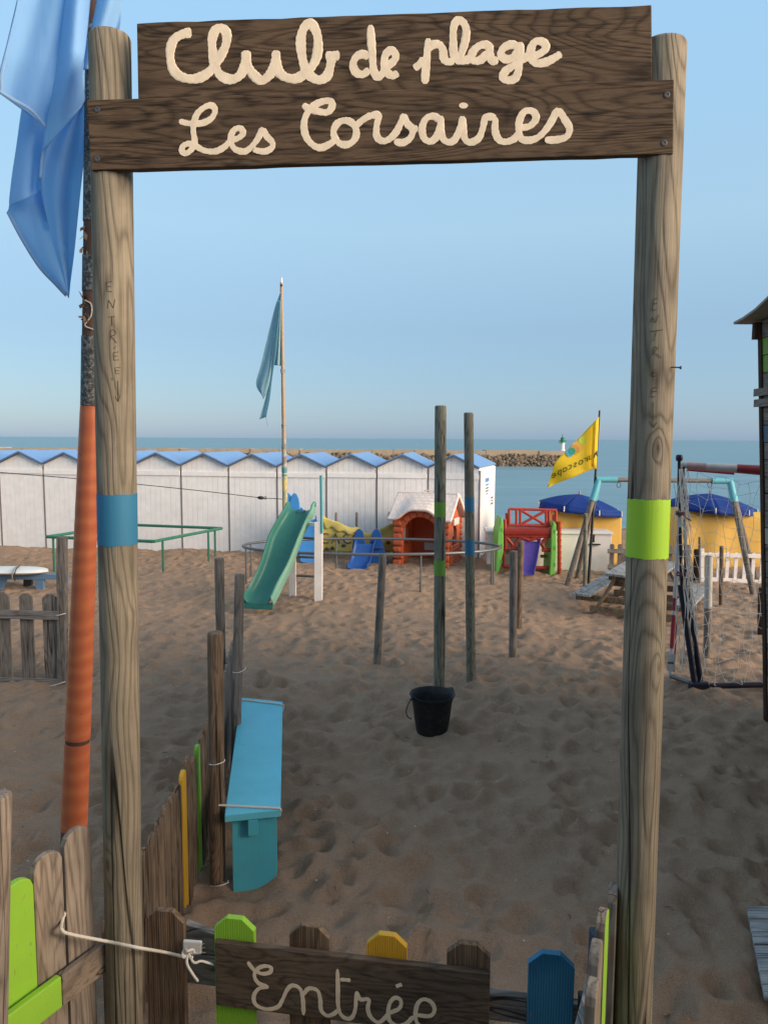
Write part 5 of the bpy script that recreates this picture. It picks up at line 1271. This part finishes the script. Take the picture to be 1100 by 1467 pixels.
# ------------------------------------------------------------------ yellow beach shelters with blue canopies
YELC = cloth('yellow_canvas', (.93, .63, .17), .3, var=.08); NAVY = cloth('blue_canopy_cloth', (.012, .045, .23), .1, var=.15)
def shelter(label, pxc, Yc, wl, wr, rpx, ytop, tilt, rot):
    k = Yc / FP; c = at(pxc, 760, Yc); base = -.15
    th_ = thing('beach_shelter', label, 'beach tent', (c.x, Yc, 0), 0, 'yellow beach shelters')
    xl, xr = at(wl, 740, Yc).x, at(wr, 740, Yc).x; ztop = at(pxc, ytop, Yc).z; zr_ = ztop - .24; dpt = (xr - xl) * .62
    per = [(xl, Yc - dpt / 2), (xr, Yc - dpt / 2), (xr, Yc + dpt / 2), (xl, Yc + dpt / 2)]
    for i in range(4):
        a, b = V(*per[i], 0), V(*per[(i + 1) % 4], 0); d = (b - a).normalized(); n_ = V(d.y, -d.x, 0); rows = []
        fr = rng.uniform(9, 15); f0 = rng.uniform(0, 6)
        for j in range(37):
            s_ = j / 36; am = .05 + .035 * sin(s_ * 5 + f0); row = []
            for q in range(7):
                u = q / 6; off = am * sin(s_ * fr + f0 + u * 1.5) * (.25 + .75 * u) * sin(pi * s_) ** .5; p_ = a.lerp(b, s_) + n_ * off
                zt_ = zr_ - .03 - tilt * (p_.x - c.x) * .8 - .05 * abs(sin(s_ * pi)); row.append(V(p_.x, p_.y, lerp(zt_, base, u)))
            rows.append(row)
        MB().grid(rows).build('canvas_wall', YELC, th_, smooth=60, solid=.004)
    R_ = rpx * k; n8 = 8
    P8 = []
    for i in range(n8):
        a = 2 * pi * i / n8 + rot; x, y = R_ * cos(a), R_ * sin(a); P8.append(V(c.x + x, Yc + y, zr_ - tilt * x))
    apex = V(c.x - .0, Yc, ztop - .0)
    mb = MB(); rows = []
    for i in range(n8):
        a, b = P8[i], P8[(i + 1) % n8]; rows = []
        for q in range(9):
            u = q / 8; A = apex.lerp(a, u); B = apex.lerp(b, u); sag = .035 * sin(pi * u)
            rows.append([A.lerp(B, w_ / 6) + V(0, 0, sag - .025 * u * sin(pi * w_ / 6)) for w_ in range(7)])
        mb.grid(rows)
        mb.grid([[A_ for A_ in rows[-1]], [A_ + V((A_.x - c.x) * .03, (A_.y - Yc) * .03, -.12 + .03 * sin(pi * w_ / 6)) for w_, A_ in enumerate(rows[-1])]])
    mb.build('canopy', NAVY, th_, smooth=30, solid=.004)
    tp_ = MB()
    for q in P8: tp_.tube([q + V((q.x - c.x) * .015, (q.y - Yc) * .015, .005), q + V((q.x - c.x) * .02, (q.y - Yc) * .02, -.10)], .012, 6)
    tp_.build('rib_tip', P_WHITE, th_)
    MB().tube([V(c.x, Yc, base), apex + V(0, 0, .06)], .022, 10).build('pole', POLEW, th_, smooth=True)
shelter('yellow canvas beach shelter with blue canopy behind the white chest', 828, 15.3, 788, 881, 60, 708, .10, .2)
shelter('yellow canvas beach shelter with blue canopy behind the white picket fence', 1014, 15.1, 955, 1075, 62, 707, .07, .5)

# ------------------------------------------------------------------ swing frame
bl = at(857, 687, 12.85); br = at(1045, 689, 12.85)
sw = thing('swing_frame', 'timber swing frame with turquoise corner joints and no swings', 'swing frame', ((bl.x + br.x) / 2, 12.85, 0))
SWW = wood('swing_timber', (.14, .11, .085), (.34, .28, .22), 'Z', 6, 6, grey=(.27, .26, .24)); TQ = plain('turquoise_joint', (.12, .44, .52), .55)
MB().tube([bl, bl.lerp(br, .5), br], .040, 14).build('beam', W_GREYX, sw, smooth=True)
for j, gl in ((bl, [(812, 838), (827, 825)]), (br, [(1077, 846), (1081, 830)])):
    for (gx, gy) in gl:
        g_ = gnd(gx, gy); d = (j - g_); MB().tube([g_ - d * .08, g_ + d * .5, j - d * .03], .047, 14).build('leg', SWW, sw, smooth=True)
        MB().tube([j - d * .2, j], .056, 14).build('joint', TQ, sw, smooth=True)
    s_ = 1 if j is bl else -1; MB().tube([j - V(.04 * s_, 0, 0), j + V(.32 * s_, 0, 0)], .053, 14).build('joint', TQ, sw, smooth=True)
for px in (886, 1016):
    c = at(px, 693, 12.85) + V(0, 0, -.02); MB().tube([c + V(.035 * cos(a), 0, .045 * sin(a)) for a in np.linspace(0, 6.28, 15)[:-1]], .007, 6, closed=True).build('hook', STEEL, sw, smooth=True)

# ------------------------------------------------------------------ yellow flag
yb = gnd(842, 834); YY_ = yb.y
fpole = thing('flagpole', 'thin dark flagpole carrying the yellow flag beside the swing frame', 'flagpole', (yb.x, YY_, 0))
MB().tube([V(yb.x, YY_, -.2), at(858.5, 588, YY_)], [.028, .016], 10).build('shaft', DARK, fpole, smooth=True)
wobpost('stake', 'short dark stake at the foot of the yellow flag pole', at(838.5, 735, 12.45), at(837.5, 841, 12.45), .036, W_GREEN, 77, 'stake', n=16)
YFL = cloth('yellow_flag_cloth', (.95, .76, .08), .55, var=.05)
yf = thing('flag', 'bright yellow flag with dark mirrored lettering flying left from its pole', 'flag', at(830, 650, YY_))
TT = [(857.5, 597), (848, 607), (832, 624), (812, 645), (796, 661), (790, 678), (784, 697)]; BB = [(853.5, 671), (846, 673), (834, 678), (820, 684), (806, 689), (794, 694), (784.5, 698.5)]
def fpt(t_, s_, e=0):
    a = interp(TT, t_); b = interp(BB, t_); return at(lerp(a[0], b[0], s_), lerp(a[1], b[1], s_), YY_ - .02 + .10 * sin(t_ * 8 + s_ * 1.2) * t_ - e)
MB().grid([[fpt(i / 40, j / 14) for j in range(15)] for i in range(41)]).build('cloth', YFL, yf, smooth=True, solid=.003)
# folded strip along the hoist
MB().grid([[at(lerp(lerp(857.5, 849, i / 6), lerp(854, 846.5, i / 6), j / 8), lerp(lerp(597, 607, i / 6), lerp(672, 668, i / 6), j / 8), YY_ - .09 - .05 * sin(pi * i / 6)) for j in range(9)] for i in range(7)]).build('fold', YFL, yf, smooth=True, solid=.003)
INK2 = plain('flag_ink', (.07, .07, .03), .7)
def pxflag(px, py, e):       # photo position on the flag surface
    best = None
    for i in range(61):
        t_ = i / 60; a = interp(TT, t_); b = interp(BB, t_)
        s_ = ((px - a[0]) * (b[0] - a[0]) + (py - a[1]) * (b[1] - a[1])) / max(1e-6, (b[0] - a[0]) ** 2 + (b[1] - a[1]) ** 2); dx = lerp(a[0], b[0], s_) - px; dy = lerp(a[1], b[1], s_) - py
        if best is None or dx * dx + dy * dy < best[0]: best = (dx * dx + dy * dy, t_, s_)
    q = fpt(best[1], best[2]); return at(px, py, q.y - e)
for ch, x, y in (('u', 845.5, 658.5), ('r', 839, 662), ('o', 832, 665.5), ('s', 824, 669), ('c', 816.5, 672), ('o', 809, 676), ('p', 801, 680), ('e', 793, 684.5)):
    me_ = btext(ch, None, 1); vs = [v_.co.copy() for v_ in me_.vertices]; fs = [tuple(f.vertices) for f in me_.polygons]; w0 = min(q.x for q in vs); w1 = max(q.x for q in vs); mx_ = (w0 + w1) / 2
    q_ = [pxflag(x - (q.x - mx_) * 13.5 , y - q.y * 14.5 + (q.x - mx_) * 5.0, .012) for q in vs]
    nb_ = MB(); nb_.add(q_ + [q + V(0, -.002, 0) for q in q_], fs + [tuple(i + len(vs) for i in reversed(f)) for f in fs]); nb_.build('lettering', INK2, yf)
nb_ = MB()
q_ = [at(x, y, YY_ - .16) for x, y in ((855, 645), (851, 650), (849, 657), (851, 656), (853, 651), (855, 655))]
nb_.prism(q_, (0, .002, 0)); nb_.build('lettering', INK2, yf)
for k, (x, y, r_, c_) in enumerate(((834, 631, 5.5, (.45, .60, .06)), (826.5, 641, 8, (.62, .36, .05)), (823, 644, 6.5, (.48, .25, .05)), (816, 648.5, 5.5, (.02, .28, .45)), (819.5, 646, 4.5, (.01, .24, .15)))):
    q_ = [pxflag(x + r_ * cos(a), y + r_ * 1.05 * sin(a), .01 + .003 * k) for a in np.linspace(0, 2 * pi, 21)[:-1]]
    MB().prism(q_, (0, -.0015, 0)).build('emblem', plain('emblem_print', c_, .7), yf)

# ------------------------------------------------------------------ picnic table
W_TABLEX = wood('table_bar_wood', (.15, .10, .06), (.38, .28, .18), 'X', 20, 6, knots=.2)
zt_, zb_ = .60, .27
A = gnd(865, 821, zt_); du = V(.52, .854, 0).normalized(); dv = V(du.y, -du.x, 0)
pt_ = thing('picnic_table', 'weathered timber picnic table with two benches sunk into the sand', 'picnic table', A + dv * .37 + du * .8 - V(0, 0, zt_))
def tl(u, v_, z_): return A + du * u + dv * v_ + V(0, 0, z_ - zt_)
W_TOP = wood('table_top_wood', (.22, .22, .21), (.48, .48, .47), 'Y', 8, 6, grey=(.45, .47, .49), knots=.3)
for k in range(5):
    v0 = k * .15; MB().prism([tl(-.02 * (k % 2), v0, zt_ - .035), tl(-.02 * (k % 2), v0 + .142, zt_ - .035), tl(1.62, v0 + .142, zt_ - .035), tl(1.62, v0, zt_ - .035)], (0, 0, .035)).build('top_plank', W_TOP, pt_, bevel=.004)
for sg, v0 in ((0, -.44), (1, .94)):
    for k in range(2):
        a = v0 + k * .135; MB().prism([tl(-.05, a, zb_ - .035), tl(-.05, a + .127, zb_ - .035), tl(1.65, a + .127, zb_ - .035), tl(1.65, a, zb_ - .035)], (0, 0, .035)).build('bench_plank', W_TOP, pt_, bevel=.004)
for u in (.10, 1.45):
    for s_ in (-1, 1):
        MB().beam(tl(u, .37 + s_ * .56, -.1), tl(u, .37 + s_ * .22, zt_ - .04), .045, .10, du).build('leg', W_TABLE, pt_, bevel=.004)
    MB().beam(tl(u + .05, -.44, zb_ - .085), tl(u + .05, 1.2, zb_ - .085), .04, .09).build('crossbar', W_TABLEX, pt_, bevel=.004)
    MB().beam(tl(u + .05, .03, zt_ - .08), tl(u + .05, .71, zt_ - .08), .04, .08).build('crossbar', W_TABLEX, pt_, bevel=.004)
    MB().beam(tl(u - .03, -.2, .05), tl(u - .03, .94, .05), .05, .09).build('foot', W_TABLEX, pt_, bevel=.004)

# ------------------------------------------------------------------ far fences on the right
gy = 13.7
gfn = thing('picket_fence', 'low grey picket fence behind the picnic table', 'fence', V(at(930, 815, gy).x, gy, 0))
mg = None; x = 876
pk = picket_mesh('picket', .085, .62, .02, 'round', 0, 91)
pos = [876, 887.5, 899, 911, 923, 935, 947, 959, 971, 983]
for i, px in enumerate(pos):
    q = at(px, 800, gy); inst('picket', pk, gfn, V(q.x, gy, -.06) - gfn.location, 0, W_GREY, bevel=.003)
a = at(870, 789.5, gy - .03); b = at(990, 791, gy - .03); MB().beam(a, b, .03, .08).build('rail', W_GREYX, gfn)
a = at(870, 812, gy - .03); b = at(990, 813, gy - .03); MB().beam(a, b, .03, .08).build('rail', W_GREYX, gfn)
wobpost('fence_post', 'dark round post where the grey and white fences meet', at(998, 787, 13.3), at(996, 832, 13.3), .055, W_DARK, 66, 'post', n=16)
wobpost('fence_post', 'thin grey post behind the dark one at the white fence corner', at(1001.5, 769, 13.45), at(1001.5, 830, 13.45), .022, W_GREY, 67, 'post', n=12)
wy = gnd(1050, 832).y
wf = thing('picket_fence', 'white painted picket fence in front of the right yellow shelter', 'fence', V(at(1050, 832, wy).x, wy, 0))
wp = picket_mesh('picket', .062, .56, .02, 'round', 0, 92)
for i in range(12):
    px = 1017 + 12.4 * i; q = at(px, 800, wy); inst('picket', wp, wf, V(q.x, wy, -.05) - wf.location, 0, P_WHITE, bevel=.003)
MB().beam(V(at(1005, 830, wy).x, wy, -.15), V(at(1005, 786, wy).x, wy, at(1005, 786, wy).z), .06, .06, (0, 1, 0)).build('post', P_WHITE, wf, bevel=.004)
for y0, y1 in ((794.5, 797), (829, 836)):
    a = at(1003, y0, wy - .025); b = at(1165, y1 + 2, wy - .025); MB().beam(a, b, .025, .07).build('rail', P_WHITE, wf, bevel=.003)

# ------------------------------------------------------------------ football goal with net
NAV = plain('navy_tube', (.010, .011, .028), .4, var=.3, dirt=.05)
goal = thing('football_goal', 'small football goal of navy tubes with red and white taped crossbar', 'goal', gnd(985, 985))
g1 = gnd(960, 975); g2 = gnd(1000, 988); T0 = at(972.5, 656, 7.45)
MB().tube([T0 + V(0, 0, .0), at(972, 700, 7.45), at(974, 770, 7.42), at(976, 838, 7.4)], .017, 10).build('upright', NAV, goal, smooth=True)
MB().lathe([(0, -.035), (.03, -.03), (.036, 0), (.03, .03), (0, .035)], T0, 12).build('cap', NAV, goal, smooth=True)
MB().tube([at(979, 668, 7.46), at(980, 760, 7.43), at(982, 838, 7.4)], .012, 8).build('upright', NAV, goal, smooth=True)
MB().tube([at(974, 838, 7.4), at(995, 985, 7.25)], .028, 12).build('stay', NAV, goal, smooth=True)
MB().tube([at(983, 838, 7.42), at(1004, 984, 7.27)], .028, 12).build('stay', NAV, goal, smooth=True)
MB().tube([g1 + V(0, 0, .05), g2 + V(0, 0, .04)], .024, 10).build('base_rail', STEEL, goal, smooth=True)
bx = at(1150, 984, 7.25); MB().tube([g2 + V(-.02, 0, .035), V(bx.x, g2.y + .06, .045)], .03, 12).build('base_bar', NAV, goal, smooth=True)
MB().beam(g2 + V(-.09, 0, .03), g2 + V(.10, .01, .035), .10, .10).build('corner_clamp', NAV, goal, bevel=.02)
# taped front post and crossbar: alternating red and white wraps
WTAPE = plain('white_tape', (.58, .55, .53), .5, var=.12, dirt=.2); RTAPE = plain('red_tape', (.30, .035, .05), .5, var=.2, dirt=.15)
fp0 = at(978, 664, 7.5); fp1 = g1 + V(0, .02, .03)
cut = [0, .12, .17, .33, .36, .62, .68, .70, .86, 1]; 
for k in range(len(cut) - 1):
    MB().tube([fp0.lerp(fp1, cut[k]), fp0.lerp(fp1, cut[k + 1])], .022 if k % 2 == 0 else .0225, 10).build('post_wrap', WTAPE if k % 2 == 0 else RTAPE, goal, smooth=True)
MB().tube([fp0.lerp(fp1, .72) + V(.035, 0, 0), fp0.lerp(fp1, .97) + V(.03, -.02, 0)], .008, 6).build('tape_strip', RTAPE, goal)
sl_ = at(957.5, 947, 7.36); MB().box(sl_.x - .03, sl_.x + .05, sl_.y - .03, sl_.y - .028, sl_.z - .09, sl_.z + .08).build('label_sheet', plain('label_white', (.6, .59, .57), .6), goal)
for q in range(3): MB().box(sl_.x - .02 + q * .02, sl_.x - .006 + q * .02, sl_.y - .033, sl_.y - .031, sl_.z - .02, sl_.z + .0).build('label_print', DARK, goal)
cx0 = at(977, 666, 7.48); cx1 = at(1180, 680, 7.15); ct = [0, .03, .17, .39, .56, .80, 1]; PTAPE = plain('pinkish_tape', (.50, .33, .33), .5, var=.2, dirt=.15)
for k in range(len(ct) - 1):
    rr_ = .034 + .03 * (ct[k] + ct[k + 1]) / 2
    MB().tube([cx0.lerp(cx1, ct[k]), cx0.lerp(cx1, ct[k + 1])], [.032 + .03 * ct[k], .032 + .03 * ct[k + 1]], 12).build('crossbar_wrap', (WTAPE, PTAPE, WTAPE, RTAPE, WTAPE, RTAPE)[k], goal, smooth=True)
MB().tube([cx0.lerp(cx1, .02) + V(0, -.045, -.045), cx0.lerp(cx1, .36) + V(0, -.05, -.05)], .012, 8).build('tape_strip', RTAPE, goal)
NET = plain('net_string', (.74, .71, .66), .9)
nm_ = MB()
def netp(u, v_):      # u 0 left .. 1 right, v 0 top .. 1 bottom
    top = at(983, 672, 7.44).lerp(at(1180, 684, 7.15), u); lft = at(1003, 978, 7.25); bot = V(lerp(lft.x, bx.x, u), lerp(7.22, 7.28, u), .07)
    p_ = top.lerp(bot, v_); bul = sin(pi * v_) * (.10 + .16 * sin(pi * min(1, u * 1.2)))
    return p_ + V(.025 * sin(v_ * 23 + u * 40) + .02 * sin(v_ * 9 + u * 17), bul * .6 + .02 * sin(u * 31 + v_ * 13), .025 * sin(u * 27 + v_ * 6) - .10 * sin(pi * u) * (1 - v_) ** .5)
NU, NV = 13, 18
for i in range(NU + 1): nm_.tube([netp(i / NU, j / 45) for j in range(46)], .0024, 4, caps=False)
for j in range(NV + 1): nm_.tube([netp(i / 40, j / NV) for i in range(41)], .0020, 4, caps=False)
nm_.build('net', NET, goal, kind='stuff')
bn = MB()
for k in range(9):         # bunched net hanging along the upright
    x0_ = 978 + rng.uniform(-6, 8); pts = [at(x0_, 672, 7.42)] + [at(lerp(978, 985 + k * 2.2, f) + rng.uniform(-7, 7), lerp(672, 975, f), 7.40 - .1 * f) for f in np.linspace(.12, .98, 9)]
    bn.tube([Vector(q) for q in smoothpath(pts, 6)], .004, 5)
for k in range(5):
    pts = [at(966 + k * 3, lerp(690, 960, f) , 7.42) + V(rng.uniform(-.03, .03), 0, 0) for f in np.linspace(0, 1, 12)]; bn.tube([Vector(q) for q in smoothpath(pts, 5)], .0035, 5)
for f in np.linspace(.1, .95, 16):
    c = at(lerp(976, 985, f), lerp(690, 970, f), 7.4); bn.tube([c + V(rng.uniform(-.08, -.03), 0, rng.uniform(-.05, .05)), c + V(0, -.03, rng.uniform(-.03, .03)), c + V(rng.uniform(.03, .12), 0, rng.uniform(-.06, .06))], .003, 4)
bn.build('net', NET, goal, kind='stuff')
kn_ = MB()
for (x, y) in ((974, 735), (975, 822)):
    c = at(x, y, 7.40)
    for q in range(5): kn_.tube([c + V(.04 * cos(a + q), .035 * sin(a + q) , rng.uniform(-.02, .02)) for a in np.linspace(0, 5.5, 10)], .007, 6)
    kn_.tube([c, c + V(.07, -.03, -.06), c + V(.10, -.03, -.07)], .006, 6)
kn_.build('knot', plain('red_cord', (.16, .07, .07), .9), goal, smooth=True)
for y in (748,): 
    c = at(974, y, 7.43); MB().tube([c + V(0, 0, -.05), c + V(0, 0, .05)], .03, 10).build('tape_wrap', WTAPE, goal, smooth=True)

# ------------------------------------------------------------------ scattered shell chips on the sand
sh = MB()
for k in range(420):
    x, y = rng.uniform(-4, 4), rng.uniform(2.8, 10); z = ground(x, y) + .003; s_ = rng.uniform(.003, .009); a = rng.uniform(0, 6.28)
    sh.prism([V(x + s_ * cos(a + q), y + s_ * sin(a + q) * .7, z + rng.uniform(-.001, .002)) for q in (0, 1.3, 2.9, 4.4)], (0, 0, .002))
sh.build('shell_chips', plain('shell', (.55, .5, .44), .7, var=.3, scale=3), None, kind='stuff')
# tufts of loose twigs and weed
tw = MB()
for k in range(130):
    x, y = rng.uniform(-4, 4), rng.uniform(3, 9.5); z = ground(x, y) + .006; a = rng.uniform(0, 6.28); L_ = rng.uniform(.015, .06)
    tw.tube([V(x, y, z), V(x + L_ * .5 * cos(a), y + L_ * .5 * sin(a), z + .006), V(x + L_ * cos(a + .4), y + L_ * sin(a + .4), z)], .0016, 4)
tw.build('dry_twigs', plain('twig', (.06, .045, .03), .9), None, kind='stuff')
